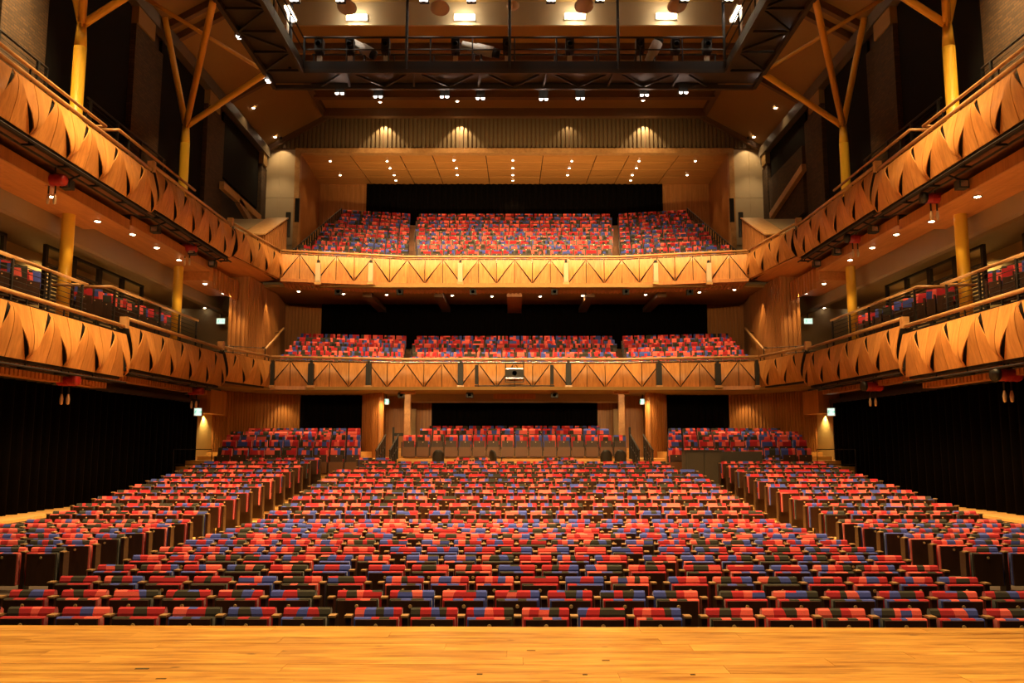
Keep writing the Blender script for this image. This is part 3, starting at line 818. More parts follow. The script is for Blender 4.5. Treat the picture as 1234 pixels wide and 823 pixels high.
def fabric_back(b, w, bn, cuts, mx, rng, prof=PROF, mi=0):
    m = len(prof); n = len(bn)
    def X(k, j):
        if k == 0: x = 0
        elif k == n: x = 1
        else:
            x = cuts[k]+bn[k][1]*(j/(m-1)-.5)
        e = .02 if j in (m-4, m-3) else (.03 if j == 0 else 0)
        return (x-.5)*(w-e)
    split = rng.randrange(n) if rng.random() < .6 else -1
    alt = rng.choice('RCBK')
    for k in range(n):
        base = len(b.v)
        for j, (y, z) in enumerate(prof):
            for x in (X(k, j), X(k+1, j)):
                b.v.append(tuple(mx @ Vector((x, y, z))))
        c = bn[k][2]
        for j in range(m-1):
            cc = alt if (k == split and j < (m-1)*.45) else c
            if prof is PROF_LO and j in (1, 3) and rng.random() < .55: c = cc = rng.choices('RCBK', (32, 28, 22, 20))[0]
            a = base+2*j
            b.face((a, a+1, a+3, a+2), mi, PAL[cc])
    for side in (0, 1):                        # upholstered cheeks
        base = len(b.v); x = (-.5 if side == 0 else .5)*w
        for y, z in prof: b.v.append(tuple(mx @ Vector((x, y, z))))
        b.v.append(tuple(mx @ Vector((x, .0, .42))))
        idx = list(range(base, base+m+1))
        b.face(idx if side else idx[::-1], mi, PAL[bn[0 if side == 0 else -1][2]])
    base = len(b.v)                            # back shell
def shell_back(b, w, mx, mi=0):
    b.box(-w/2+.012, w/2-.012, .012, .034, .38, .86, mi, mx)
ID = Matrix.Identity(4)
def cushion(b, w, bn, cuts, mx, mi=0):
    """tipped-up seat: fabric rim and body in front of the back"""
    n = len(bn)
    P = [(-.165, .400), (-.160, .853), (-.152, .865), (-.105, .865), (-.095, .845), (-.115, .400)]
    m = len(P)
    cs = [0]+[min(.97, max(.03, 1-c)) for c in cuts[1:-1]][::-1]+[1]
    for k in range(n):
        c = PAL[bn[(k*2+1) % n][2]]
        base = len(b.v)
        for y, z in P:
            for x in (cs[k], cs[k+1]): b.v.append(tuple(mx @ Vector(((x-.5)*w, y, z))))
        for j in range(m):
            a = base+2*j; e = base+2*((j+1) % m)
            b.face((a, e, e+1, a+1), mi, c)
        if k in (0, n-1):
            b.face([base+2*j+(0 if k == 0 else 1) for j in range(m)][::(1 if k == 0 else -1)], mi, c)
def under_shell(b, w, mx, mi=0): b.box(-w/2+.018, w/2-.018, -.184, -.158, .395, .855, mi, mx)
def disc_geo(b, mx, mi=0, k=10):
    b.lathe([(0.0001, .008), (.018, .008), (.020, 0)], k, mi, mx @ Matrix.Translation((0, -.184, .800)) @ Matrix.Rotation(PI/2, 4, 'X'))
def arm_geo(b, x, mx, mi=0):
    b.box(x-.026, x+.026, -.14, .02, .30, .868, mi, mx); b.box(x-.024, x+.024, -.12, .03, 0, .30, mi, mx)
def cap_geo(b, x, mx, mi=0): b.box(x-.034, x+.034, -.16, -.06, .868, .886, mi, mx)
def foot_geo(b, x, mx, mi=0): b.box(x-.03, x+.03, -.2, .08, 0, .02, mi, mx)

SHARED = {}
for p in (.52, .55, .57):
    w = p*.845
    b = MB(); shell_back(b, w, ID); SHARED[('back_shell', p)] = b.mesh('back_shell', M['shell'])
    b = MB(); under_shell(b, w*.93, ID); SHARED[('seat_underside', p)] = b.mesh('seat_underside', M['shell'])
    b = MB(); arm_geo(b, -p/2, ID); foot_geo(b, -p/2, ID); SHARED[('arm_panel', p)] = b.mesh('arm_panel', M['arm'])
    b = MB(); cap_geo(b, -p/2, ID); SHARED[('armrest', p)] = b.mesh('armrest', M['armcap'])
b = MB(); disc_geo(b, ID); DISC = b.mesh('number_disc', M['disc'])
POOL = {}
def fabric_pair(p, code=None, key=None):
    if code is None:
        key = (p, random.randrange(48))
        if key in POOL: return POOL[key]
    rng = random.Random(round(p*100)*1000+key[1]*7 if code is None else sum(map(ord, code))*7+int(p*100)+random.randrange(999))
    bn, cuts, code = bands(rng, code)
    w = p*.845
    b = MB(); fabric_back(b, w, bn, cuts, ID, rng); a = b.mesh('backrest', M['fabric'], False)
    c = MB(); cushion(c, w*.93, bn, cuts, ID); d = c.mesh('seat', M['fabric'])
    r = (a, d, code)
    if key: POOL[key] = r
    return r
ROW1 = ['BKR', 'KRCR', 'RBC', 'RKR', 'CBRK', 'BKBR', 'RBRK', 'RBKBR', 'KRBKR', 'RBCRK', 'CRBKR', 'BRKR', 'RCRKB', 'RKRC', 'CRKC', 'CKRC', 'BKCRC', 'KRCB', 'RCKB', 'BKRC']
ROW2 = ['RKBR', 'RKRC', 'CRBK', 'RKBR', 'CKBR', 'BRK', 'RKCRK', 'RKCB', 'CRKB', 'RKRB', 'RBKBR', 'BRKB', 'BKRC', 'KRCR', 'CRBK', 'RKCB', 'RBKR', 'RBKC', 'RKBR']
seats = []   # (X, Y, Z, yaw, pitch, code, bank, row, index, last in bank)
for n in range(1, 22):
    odd = n % 2 == 1; p = .52 if odd else .55
    nb = (7, 6, 7) if odd else (6, 7, 6)
    mid = 3*p if odd else 3.5*p
    gap = .15
    if n >= 20: nb = (nb[0]-1, nb[1], nb[2]-1)
    xs = []
    for bank, cnt in enumerate(nb):
        x0 = {0: -mid-gap-cnt*p, 1: -mid, 2: mid+gap}[bank]
        for k in range(cnt): xs.append((x0+(k+.5)*p, bank, k, cnt))
    for i, (x, bank, k, cnt) in enumerate(xs):
        code = None
        if n == 1: code = ROW1[i]
        if n == 2: code = ROW2[i]
        yk = -.012*x*max(0, 1-n/8)
        seats.append((x+.03, ROW(n)+yk, RZ(n), 0, p, code, ('left', 'centre', 'right')[bank]+' bank', n, i, k == cnt-1))
for s in (-1, 1):
    for n in range(6, 23):
        cnt = 6 if n < 22 else 4
        for k in range(cnt):
            x = s*(6.96-.0113*(n-6)+k*.57)
            if n == 22 and k == 0: x -= s*.1
            seats.append((x, ROW(n)-.02, RZ(n), 0, .57, None, SIDE[s]+' side block', n, k, k == (cnt-1 if s > 0 else 0)))
for x in (-4.9, -4.35, -1.7, -1.1, 1.2, 1.75):
    seats.append((x, ROW(22), RZ(22), 0, .52, None, 'rear', 22, 0, True))
for s in (-1, 1):                              # rear side blocks
    for k, (y, z) in enumerate(RL):
        for j in range(9 if k < 4 else 8):
            seats.append((s*(5.55+.18*k+.555*j), y, z, 0, .56, None, 'rl', k, j, False))
for k, (y, z) in enumerate(RC):                # rear centre block
    n = (16, 14, 13)[k]
    for j in range(n): seats.append(((j-(n-1)/2)*.555, y, z, 0, .56, None, 'rc', k, j, False))
def tier_seats(rows, pts, wx, pc, tagname):
    sl = (pts[1][1]-pts[0][1])/(pts[1][0]-pts[0][0]); an = math.atan(sl)
    for k, (y, z) in enumerate(rows):
        xk = 4.75*(1+.024*k) if tagname == 'up' else 4.65+.08*k
        n = int((2*xk-.30)/pc); st_ = 0
        for j in range(n): seats.append(((j-(n-1)/2)*pc, y, z, 0, pc, None, tagname, k, j, False))
        for s in (-1, 1):
            L = (wx-xk)/math.cos(an); n = int(L/pc)
            for j in range(n):
                u = (.10+(j+.5)*pc)
                seats.append((s*(xk+u*math.cos(an)), y-u*math.sin(an)+.0, z, -s*an, pc, None, tagname, k, j, False))
tier_seats(UPR, CEN['up'][0], 9.85, .555, 'up')
tier_seats(LOR, CEN['low'][0], 10.1, .555, 'low')
for s in (-1, 1):                              # side galleries, facing the hall and the stage
    for ys in ((17.6, 18.2, 19.6, 20.2, 20.8), (23.4, 24.0, 24.7, 25.5, 26.1, 26.9, 27.5, 28.3, 28.9)):
        for j, y in enumerate(ys):
            seats.append((s*12.35, y, 5.95 if y < 22 else 6.07, -s*math.radians(38), .56, None, 'side', 0, j, False))

def visible(sx):
    x, y, z = sx[0], sx[1], sx[2]+.75
    c = y*_C+(z-2.44)*_S
    return c > 1 and -12 < 620+1000*x/c < 1246
front_seats = sorted([q for q in seats if visible(q) and q[6] != 'side'], key=lambda q: (q[1], abs(q[0])))[:300]
chosen = set(id(q) for q in front_seats)
counts = {}
for q in seats: counts.setdefault((q[6], q[7]), []).append(q)
for n, q in enumerate(front_seats):
    x, y, z, yaw, p, code, bank, row, i, last = q
    back, cush, code = fabric_pair(p, code, ('own', n) if code else None)
    names = []
    for ch in code:
        if CN[ch] not in names: names.append(CN[ch])
    colr = ' '.join(names[:2])
    if 'side' in bank:
        lst = sorted([k for k in counts[(bank, row)]], key=lambda k: k[0]); lst = [k for k in lst if id(k) in chosen]
        lab = f'{colr} tip-up seat, {ORD[lst.index(q)]} from left in {ORD[row-6]} row of {bank}'
    else:
        lst = sorted([k for k in seats if k[7] == row and k[6].endswith('bank') and id(k) in chosen], key=lambda k: k[0])
        rw = 'front row by the stage' if row == 1 else f'{ORD[row-1]} row from the stage'
        lab = f'{colr} tip-up seat, {ORD[lst.index(q)]} from left in centre block, {rw}'
    t = thing('theatre_seat', lab, 'seat', (x, y, z), 'tip-up theatre seats in the stalls')
    bo = inst('backrest', back, t); so = inst('seat', cush, t)
    inst('back_shell', SHARED[('back_shell', p)], bo)
    u = inst('seat_underside', SHARED[('seat_underside', p)], so)
    inst('number_disc', DISC, so)
    a = inst('arm_panel', SHARED[('arm_panel', p)], t); inst('armrest', SHARED[('armrest', p)], a)
    if last:
        a = inst('arm_panel', SHARED[('arm_panel', p)], t, (p, 0, 0)); inst('armrest', SHARED[('armrest', p)], a)
rest = MB(); rng = random.Random(3)
for q in seats:
    if id(q) in chosen: continue
    x, y, z, yaw, p, code, bank, row, i, last = q
    mx = Matrix.Translation((x, y, z)) @ Matrix.Rotation(yaw, 4, 'Z')
    w = p*.87 if bank in ('up', 'low', 'rl', 'rc') else p*.845
    bn, cuts, code = bands(rng)
    fabric_back(rest, w, bn, cuts, mx, rng, PROF_LO, 0)
    if bank in ('up', 'low', 'rl', 'rc', 'side'):
        # full backs show above lower, darker tipped seats
        mx2 = mx @ Matrix.Translation((0, 0, -.13 if bank in ('up', 'low') else -.24 if bank == 'side' else -.15))
        under_shell(rest, w*.95, mx2, 1); disc_geo(rest, mx2, 2, 6)
        if bank in ('rc', 'rl') and row == 0: rest.box(-w/2, w/2, -.24, -.17, .08, .46, 4, mx)
        rest.box(-p/2-.02, -p/2+.02, -.18, .02, .1, .66, 1, mx)
    else:
        cushion(rest, w*.93, bn, cuts, mx, 0); under_shell(rest, w*.93, mx, 1); disc_geo(rest, mx, 2, 8)
        arm_geo(rest, -p/2, mx, 1); cap_geo(rest, -p/2, mx, 3)
        if last: arm_geo(rest, p/2, mx, 1); cap_geo(rest, p/2, mx, 3)
    rest.box(-w/2+.01, w/2-.01, .0, .035, .05, .86, 1, mx)
o = rest.build('theatre_seats', [M['fabric'], M['shell'], M['disc'], M['armcap'], M['kick']])
tag(o, 'remaining rows of patchwork tip-up seats at the rear, in the balconies and side galleries', 'seats', kind='stuff')

# ================================================================== LOOSE THINGS ON THE CROSS AISLE
def office_chair(x, y, rot, label, arm=False):
    t = thing('office_chair', label, 'chair', (x, y, 1.3)); t.rotation_euler = (0, 0, rot)
    def part(name, b, sm=True):
        o = bpy.data.objects.new(name, b.mesh(name, M['chairblack'], sm)); COL.objects.link(o); o.parent = t; return o
    b = MB(); pts = []
    for k in range(7):                          # curved shell back
        u = -1+2*k/6
        for j in range(6):
            v = j/5; hw = .21*math.sqrt(max(.12, 1-(max(0, v-.45)/.62)**2))
            b.v.append((u*hw, .20+.05*v-.05*(1-u*u)*-1-.05, .55+.42*v))
    for k in range(6):
        for j in range(5): b.face((k*6+j, k*6+j+1, (k+1)*6+j+1, (k+1)*6+j))
    bo = part('backrest', b); bo.modifiers.new('thick', 'SOLIDIFY').thickness = .035
    b = MB(); b.lathe([(.001, .44), (.20, .44), (.235, .47), (.22, .505), (.001, .515)], 16); part('seat', b)
    b = MB(); b.tube([(0, 0, .12), (0, 0, .44)], .03, 8); part('gas_column', b)
    for k in range(5):
        a = 2*PI*k/5; b = MB()
        b.bar((0, 0, .12), (.27*math.cos(a), .27*math.sin(a), .07), .045, .03)
        b.tube([(.27*math.cos(a), .27*math.sin(a)-.02, .03), (.27*math.cos(a), .27*math.sin(a)+.02, .03)], .03, 8); part('leg', b)
    b = MB(); b.bar((0, .18, .47), (0, .26, .62), .06, .02); part('back_bar', b)
    if arm:
        for s in (-1, 1):
            b = MB(); b.bar((s*.25, -.05, .46), (s*.27, -.05, .68), .04, .03); b.bar((s*.27, -.2, .69), (s*.27, .12, .69), .05, .03); part('armrest', b)
c1 = at_y(528, 556, 30.2); office_chair(c1.x, 30.2, PI+.1, 'black office chair with rounded back, alone left of the control position')
c1 = at_y(598, 548, 31.2); office_chair(c1.x, 31.2, PI-.9, 'black office chair with armrests, turned sideways before the rear centre block', True)
c1 = at_y(730, 556, 30.2); office_chair(c1.x, 30.2, PI, 'black office chair with rounded back, left one of the pair on the right')
c1 = at_y(747, 556, 30.2); office_chair(c1.x+.02, 30.2, PI-.1, 'black office chair with rounded back, right one of the pair beside the steps')
# dark screened cabinet in the right aisle
t = thing('control_cabinet', 'dark grey screened control cabinet in front of the right rear block', 'cabinet', (6, 26.9, .9))
MB().box(5.45, 6.62, 26.7, 27.3, .85, 2.26).build('body', M['darkgrey'], t)
MB().box(6.62, 8.0, 27.05, 27.3, 1.1, 2.24).build('side_screen', M['darkgrey'], t)
MB().box(5.42, 6.65, 26.66, 27.34, 2.26, 2.29).build('top', M['black'], t)
MB().box(5.50, 6.02, 26.67, 26.7, .95, 2.2).build('door', M['darkgrey'], t); MB().box(6.05, 6.57, 26.67, 26.7, .95, 2.2).build('door', M['darkgrey'], t)
# stair rails of the rear centre block
for s in (-1, 1):
    t = thing('balustrade', f'black metal stair railing at the {SIDE[s]} end of the rear centre block', 'balustrade', (s*4.6, 31, 1.3))
    for k in range(6):
        y = 30.6+k*.4; z = 1.35+.1*k
        for x in (4.55, 5.05): MB().box(s*x-.025, s*x+.025, y-.025, y+.025, z, z+.95).build('post', M['black'], t)
    for x in (4.55, 5.05):
        MB().tube([(s*x, 30.5, 2.25), (s*x, 32.7, 2.85)], .03, 6).build('rail', M['black'], t)
        MB().tube([(s*x, 30.5, 1.85), (s*x, 32.7, 2.4)], .02, 6).build('rail', M['black'], t)
    q = at_y(474 if s < 0 else 759, 522, 33)
    MB().box(q.x-.04, q.x+.04, 33, 33.06, 1.9, 3.15).build('sign_post', M['black'], t)
    if s < 0: MB().box(q.x, q.x+.4, 32.98, 33.02, 2.8, 2.92).build('sign_arm', M['black'], t)
for s in (-1, 1):
    t = thing('balustrade', f'thin black railing before the {SIDE[s]} lit doorway', 'balustrade', (s*10.6, 28.4, 1.3))
    P = [(s*10.3, 28.5, 1.3), (s*10.3, 28.5, 2.3), (s*11.6, 28.5, 2.3), (s*11.6, 28.5, 1.3)]
    MB().tube(P, .02, 6).build('rail', M['black'], t); MB().tube([(s*10.3, 28.5, 1.8), (s*11.6, 28.5, 1.8)], .012, 6).build('bar', M['black'], t)

# ================================================================== LIGHTING CATWALK
t = thing('lighting_catwalk', 'dark steel lighting catwalk with diagonal bracing hung in a ring under the ceiling', 'catwalk', (0, 29, 16))
XI, XO, YN, YF, Z0 = 7.76, 9.15, 28.9, 30.25, 16.0
for p, q in (((-XO, YF, Z0), (XO, YF, Z0)), ((-XI, YN, Z0), (XI, YN, Z0))): MB().bar(p, q, .14, .16).build('chord', M['rig'], t)
for s in (-1, 1):
    MB().bar((s*XO, 6, Z0), (s*XO, YF, Z0), .14, .16).build('chord', M['rig'], t)
    MB().bar((s*XI, 6, Z0), (s*XI, YN, Z0), .14, .16).build('chord', M['rig'], t)
    MB().box(*sorted((s*XI, s*XO)), 6, YF, Z0+.16, Z0+.2).build('deck', M['rig'], t)
    MB().box(s*XI-.02, s*XI+.02, 6, YN, Z0+.1, Z0+.42).build('kick_board', M['blackmetal'], t)
    y = 28.9; k = 0
    while y > 12:
        MB().bar((s*XI, y, Z0+.03), (s*XO, y, Z0+.03), .09).build('brace', M['blackmetal'], t)
        a, c = (XI, XO) if k % 2 else (XO, XI)
        MB().bar((s*a, y, Z0+.03), (s*c, y-1.45, Z0+.03), .08).build('brace', M['blackmetal'], t)
        y -= 1.45; k += 1
MB().box(-XI, XI, YN, YF, Z0+.16, Z0+.2).build('deck', M['rig'], t)
MB().box(-XI, XI, YN-.02, YN+.02, Z0+.06, Z0+.40).build('kick_board', M['blackmetal'], t)
MB().box(-XI, XI, YF-.02, YF+.02, Z0+.06, Z0+.40).build('kick_board', M['blackmetal'], t)
x = -7.4; k = 0
while x < 7.2:
    a, c = (YN, YF) if k % 2 else (YF, YN)
    MB().bar((x, a, Z0+.03), (x+1.23, c, Z0+.03), .08).build('brace', M['blackmetal'], t)
    if k % 2: MB().bar((x, YN, Z0+.03), (x-.12, YF, Z0+.03), .08).build('brace', M['blackmetal'], t)
    x += 1.23; k += 1
for y in (YN, YF):
    MB().tube([(-XI, y, 17.32), (XI, y, 17.32)], .04, 8).build('guard_rail', M['blackmetal'], t)
    MB().tube([(-XI, y, 16.85), (XI, y, 16.85)], .025, 6).build('guard_rail', M['blackmetal'], t)
    x = -7.7
    while x < 7.8:
        MB().tube([(x, y, 16.1), (x, y, 17.34)], .028, 6).build('rail_post', M['blackmetal'], t); x += 1.54
for s in (-1, 1):
    for q in (16.85, 17.32): MB().tube([(s*XI, 8, q), (s*XI, YN, q)], .03, 6).build('guard_rail', M['blackmetal'], t)
    y = 10.0
    while y < 29: MB().tube([(s*XI, y, 16.1), (s*XI, y, 17.34)], .028, 6).build('rail_post', M['blackmetal'], t); y += 1.9
for px in (350, 490, 614, 745, 873):
    q = at_y(px, 60, YN)
    MB().tube([(q.x, YN, 16.1), (q.x, YN, 19.3)], .055, 8).build('hanger', M['blackmetal'], t)
for s in (-1, 1):
    for y, hh in ((27.5, 20.3), (26.0, 20.3), (24.5, 20.3)): MB().tube([(s*7.9, y, 16.2), (s*8.3, y+.8, hh)], .06, 8).build('hanger', M['white'], t)
# follow spots
for px, tilt, lab in ((440, -.55, 'white followspot on a tripod, leftmost on the catwalk, tilted down to the right'), (580, -.25, 'long white followspot on a tripod at the middle of the catwalk'), (788, 1.1, 'white followspot on a tripod on the right, pointed steeply up')):
    q = at_y(px, 50, 29.5); t = thing('followspot', lab, 'spotlight', (q.x, 29.5, 16.2))
    mx = Matrix.Translation((q.x, 29.5, 17.15)) @ Matrix.Rotation(-tilt if tilt < 0 else -tilt, 4, 'Y') @ Matrix.Rotation(PI/2, 4, 'Y')
    if tilt < 0: mx = Matrix.Translation((q.x, 29.5, 17.15)) @ Matrix.Rotation(-tilt, 4, 'Y') @ Matrix.Rotation(PI/2, 4, 'Y')
    L = .75 if px == 580 else .5
    MB().lathe([(.001, -L), (.15, -L), (.16, -L*.3), (.20, -L*.25), (.20, L*.6), (.001, L*.6)], 14, 0, mx).build('barrel', M['white'], t, True)
    MB().lathe([(.001, L*.95), (.17, L*.95), (.18, L*.6), (.001, L*.58)], 14, 0, mx).build('lens_hood', M['black'], t, True)
    MB().tube([(q.x, 29.5, 16.75), (q.x, 29.5, 17.05)], .04, 8).build('yoke', M['blackmetal'], t)
    for k in range(3):
        a = 2*PI*k/3+.5
        MB().tube([(q.x, 29.5, 16.8), (q.x+.38*math.cos(a), 29.5+.38*math.sin(a), 16.2)], .02, 6).build('leg', M['chrome'], t)
for i, px in enumerate((385, 422, 465, 549, 611, 686.5, 771, 814, 852)):
    q = at_y(px, 70, 29.15)
    t = thing('stage_light', f'black stage lantern over a white post on the catwalk rail, {ORD[i]} from left', 'stage light', (q.x, 29.15, 16.2), 'lanterns along the catwalk rail')
    MB().box(q.x-.085, q.x+.085, 29.1, 29.24, 16.25, 16.72).build('post', M['white'], t)
    MB().box(q.x-.15, q.x+.15, 28.95, 29.3, 16.82, 17.34).build('body', M['black'], t)
    MB().lathe([(.001, .0), (.10, .0), (.11, .08), (.09, .1)], 12, 0, Matrix.Translation((q.x, 28.95, 17.08)) @ Matrix.Rotation(PI/2, 4, 'X')).build('front_ring', M['blackmetal'], t)
    MB().box(q.x-.02, q.x+.02, 29.1, 29.15, 16.7, 16.85).build('clamp', M['blackmetal'], t)
# ceiling dishes
for i, (px, py) in enumerate(((418, 10), (530, 11), (618, 8), (704, 8), (816, 8))):
    q = at_y(px, py, 29.3)
    t = thing('acoustic_dish', f'round beige dish hanging under the ceiling, {ORD[i]} of five from left', 'dish', (q.x, q.y, q.z), 'round dishes above the catwalk')
    mx = Matrix.Translation(q) @ Matrix.Rotation(-.35, 4, 'X')
    r = .37 if i != 2 else .24
    MB().lathe([(.001, -.10), (r*.45, -.08), (r*.85, -.01), (r, .05), (r*.97, .07), (r*.8, .03), (.001, -.06)], 24, 0, mx).build('bowl', M['dishwood'], t, True)
    MB().tube([(q.x, q.y, q.z), (q.x, q.y, 20.4)], .025, 6).build('stem', M['blackmetal'], t)
for i, (px, py) in enumerate(((430, 21), (560, 21), (693, 19.5), (803, 19.5))):
    q = at_y(px, py, 31.8)
    t = thing('strip_light', f'lit white strip light on the pale bulkhead, {ORD[i]} of four from left', 'light', (q.x, q.y, q.z), 'strip lights on the bulkhead')
    MB().box(q.x-.44, q.x+.44, 31.8, 31.9, q.z-.13, q.z+.13).build('tray', M['tubeframe'], t)
    MB().box(q.x-.40, q.x+.40, 31.72, 31.8, q.z-.10, q.z+.10).build('diffuser', M['tube'], t)
    l = bpy.data.lights.new('lamp_or_fill', 'AREA'); l.shape = 'RECTANGLE'; l.size = .8; l.size_y = .2; l.energy = 30; l.color = (1, .84, .58)
    lo = bpy.data.objects.new('lamp_or_fill', l); COL.objects.link(lo); lo.location = (q.x, 31.68, q.z); lo.rotation_euler = (PI/2, 0, 0)
    l = bpy.data.lights.new('lamp_or_fill', 'POINT'); l.energy = 20; l.color = (1, .84, .58); l.shadow_soft_size = .15
    lo = bpy.data.objects.new('lamp_or_fill', l); COL.objects.link(lo); lo.location = (q.x, 31.55, q.z-.1)
for s in (-1, 1):
    q = at_x(350 if s < 0 else 887, 17, s*7.9)
    t = thing('strip_light', f'lit white strip light set lengthwise on the {SIDE[s]} side above the catwalk', 'light', (q.x, q.y, q.z))
    MB().bar((q.x, q.y-.55, q.z+.08), (q.x, q.y+.55, q.z+.08), .2, .08).build('tray', M['tubeframe'], t)
    MB().bar((q.x, q.y-.5, q.z), (q.x, q.y+.5, q.z), .16, .07).build('diffuser', M['tube'], t)
# twin lens lights
TW = [(410, 115, 15.7), (456, 119, 15.7), (536, 119, 15.7), (579, 121, 15.7), (655, 122, 15.7), (699, 121, 15.7), (776, 117, 15.7), (823, 114, 15.7)]
for i, (px, py, z) in enumerate(TW):
    q = at_z(px, py, z)
    t = thing('twin_spotlight', f'lit twin spotlight hanging below the catwalk, {ORD[i]} of eight from left', 'spotlight', (q.x, q.y, z), 'twin spotlights below the catwalk')
    MB().box(q.x-.17, q.x+.17, q.y-.12, q.y+.2, z+.06, z+.42).build('housing', M['black'], t)
    for d in (-.10, .10):
        MB().lathe([(.001, 0), (.052, 0), (.066, .06)], 12, 0, Matrix.Translation((q.x+d, q.y-.10, z)) @ Matrix.Rotation(.5, 4, 'X')).build('lens', M['twin'], t)
TU = [(355, 3), (410, 3), (511, 3), (568, 3), (664, 3), (723, 2), (825, 2), (878, 2)]
for i, (px, py) in enumerate(TU):
    q = at_y(px, py, 28.6)
    t = thing('twin_spotlight', f'lit twin spotlight under the high ceiling, {ORD[i]} of eight from left', 'spotlight', (q.x, q.y, q.z), 'twin spotlights under the high ceiling')
    MB().box(q.x-.17, q.x+.17, q.y-.1, q.y+.2, q.z+.05, q.z+.4).build('housing', M['black'], t)
    MB().tube([(q.x, q.y, q.z+.4), (q.x, q.y, 20.4)], .03, 6).build('stem', M['black'], t)
    spot_light((q.x, q.y, q.z-.08), (q.x, 29.4, 16.6), 70, 70, (1, .86, .70))
    for d in (-.085, .085):
        MB().lathe([(.001, 0), (.052, 0), (.066, .06)], 12, 0, Matrix.Translation((q.x+d, q.y-.08, q.z)) @ Matrix.Rotation(.5, 4, 'X')).build('lens', M['twin'], t)
for s in (-1, 1):
    for i, (px, py) in enumerate(((288, 47), (323, 100))):
        q = at_x(px if s < 0 else 1240-px-4, py-1, s*9.2)
        t = thing('twin_spotlight', f'lit twin spotlight on the outer edge of the {SIDE[s]} catwalk, {["near","far"][i]} one', 'spotlight', (q.x, q.y, q.z))
        MB().box(q.x-.1, q.x+.1, q.y-.16, q.y+.16, q.z+.05, q.z+.3).build('housing', M['black'], t)
        MB().bar((q.x, q.y, q.z+.2), (s*9.1, q.y, q.z+.25), .05).build('bracket', M['black'], t)
        for d in (-.085, .085):
            MB().lathe([(.001, 0), (.06, 0), (.07, .05)], 12, 0, Matrix.Translation((q.x, q.y+d, q.z)) @ Matrix.Rotation(.4, 4, 'X')).build('lens', M['twin'], t)

# ================================================================== DOWNLIGHTS
def downlight(x, y, z, label, group, r=.075, power=0, angle=80, tilt=(0, 0, -1), tgt=None):
    t = thing('downlight', label, 'downlight', (x, y, z), group)
    mx = Matrix.Translation((x, y, z))
    MB().lathe([(r*1.35, -.004), (r*1.35, .03), (r, .03), (r, -.004), (r*1.35, -.004)], 14, 0, mx).build('rim', M['greysteel'], t)
    MB().lathe([(.0001, -.022), (r*.6, -.016), (r*.98, .004)], 14, 0, mx).build('lamp_face', M['lens'], t)
    if power: spot_light((x, y, z-.05), tgt or (x+tilt[0], y+tilt[1], z-1), power, angle)
for s in (-1, 1):
    for i, y in enumerate((17.6, 20.1, 22.4, 24.5, 26.2, 28.0)):
        z = 8.60 if y < 23.3 else 8.77
        downlight(s*11.55, y, z-.012, f'lit downlight in the timber soffit of the {SIDE[s]} gallery, {ORD[i]} from the stage', f'{SIDE[s]} gallery soffit downlights', .085, 110, 110)
    for i, (y, z) in enumerate(((30.6, 8.45), (32.6, 8.45))):
        downlight(s*11.6, y, z-.01, f'lit downlight near the end wall of the {SIDE[s]} gallery, {["near","far"][i]} one', None, .085, 90, 90)
    for i, (px, py) in enumerate(((232, 354), (248, 372), (274, 372), (277, 397))):
        q = at_z(px, py, 8.38); q.x *= -s
        downlight(q.x, min(q.y, 35.8), 8.39, f'small lit downlight in the grey ceiling of the {SIDE[s]} gallery, {ORD[i]} from left', None, .07)
RCL = [(398, 194), (466.5, 194), (547, 193), (618, 193), (689, 194), (770, 194), (838, 194), (470, 203), (550, 203), (618, 203), (686, 203), (767, 203), (410, 212), (475, 212), (551, 212), (618, 212), (684, 212), (762, 212), (828, 212), (477, 219), (618, 219), (760, 219)]
for i, (px, py) in enumerate(RCL):
    q = at_z(px, py, 17.6)
    z = 17.45+(q.y-41.6)*.0875
    q = at_z(px, py, z); z = 17.45+(q.y-41.6)*.0875-.01
    rowk = 0 if py < 198 else 1 if py < 207 else 2 if py < 216 else 3
    idx = [p for p in RCL if abs(p[1]-py) < 4].index((px, py))
    downlight(q.x, q.y, z, f'lit downlight in timber ceiling over upper circle, {ORD[idx]} from left, {ORD[rowk]} row', 'downlights over the upper circle', .07, 110 if i % 2 == 0 else 0, 95)
UND = [(360, 351), (414, 354), (466, 355), (545, 356), (593, 357), (651, 357), (702, 356), (778, 355), (843, 352), (885, 349)]
for i, (px, py) in enumerate(UND):
    q = at_z(px, py, 9.21); q = at_z(px, py, 9.16+(q.y-35)*.047)
    downlight(q.x, q.y, q.z-.01, f'lit downlight under the upper balcony, {ORD[i]} of ten from left', 'downlights under the upper balcony', .075, 130, 120)
for s in (-1, 1):
    for i, (px, py) in enumerate(((306, 113), (332, 149))):
        q = at_x(px, py, -11.0)
        z = 19.47-(11.0-9.74)*.564
        q = at_z(px, py, z); q.x *= -s
        z = 19.47-(abs(q.x)-9.74)*.564-.03
        downlight(q.x, q.y, z, f'bright downlight in the sloping {SIDE[s]} ceiling, {["near","far"][i]} one', None, .08, 60, 110)
for i, (px, py) in enumerate(((458, 123), (551, 122), (775, 121))):
    q = at_z(px, py, 19.46)
    downlight(q.x, q.y, 19.455, f'bright downlight in the brown ceiling behind the catwalk, {ORD[i]} of three from left', None, .08, 60, 110)
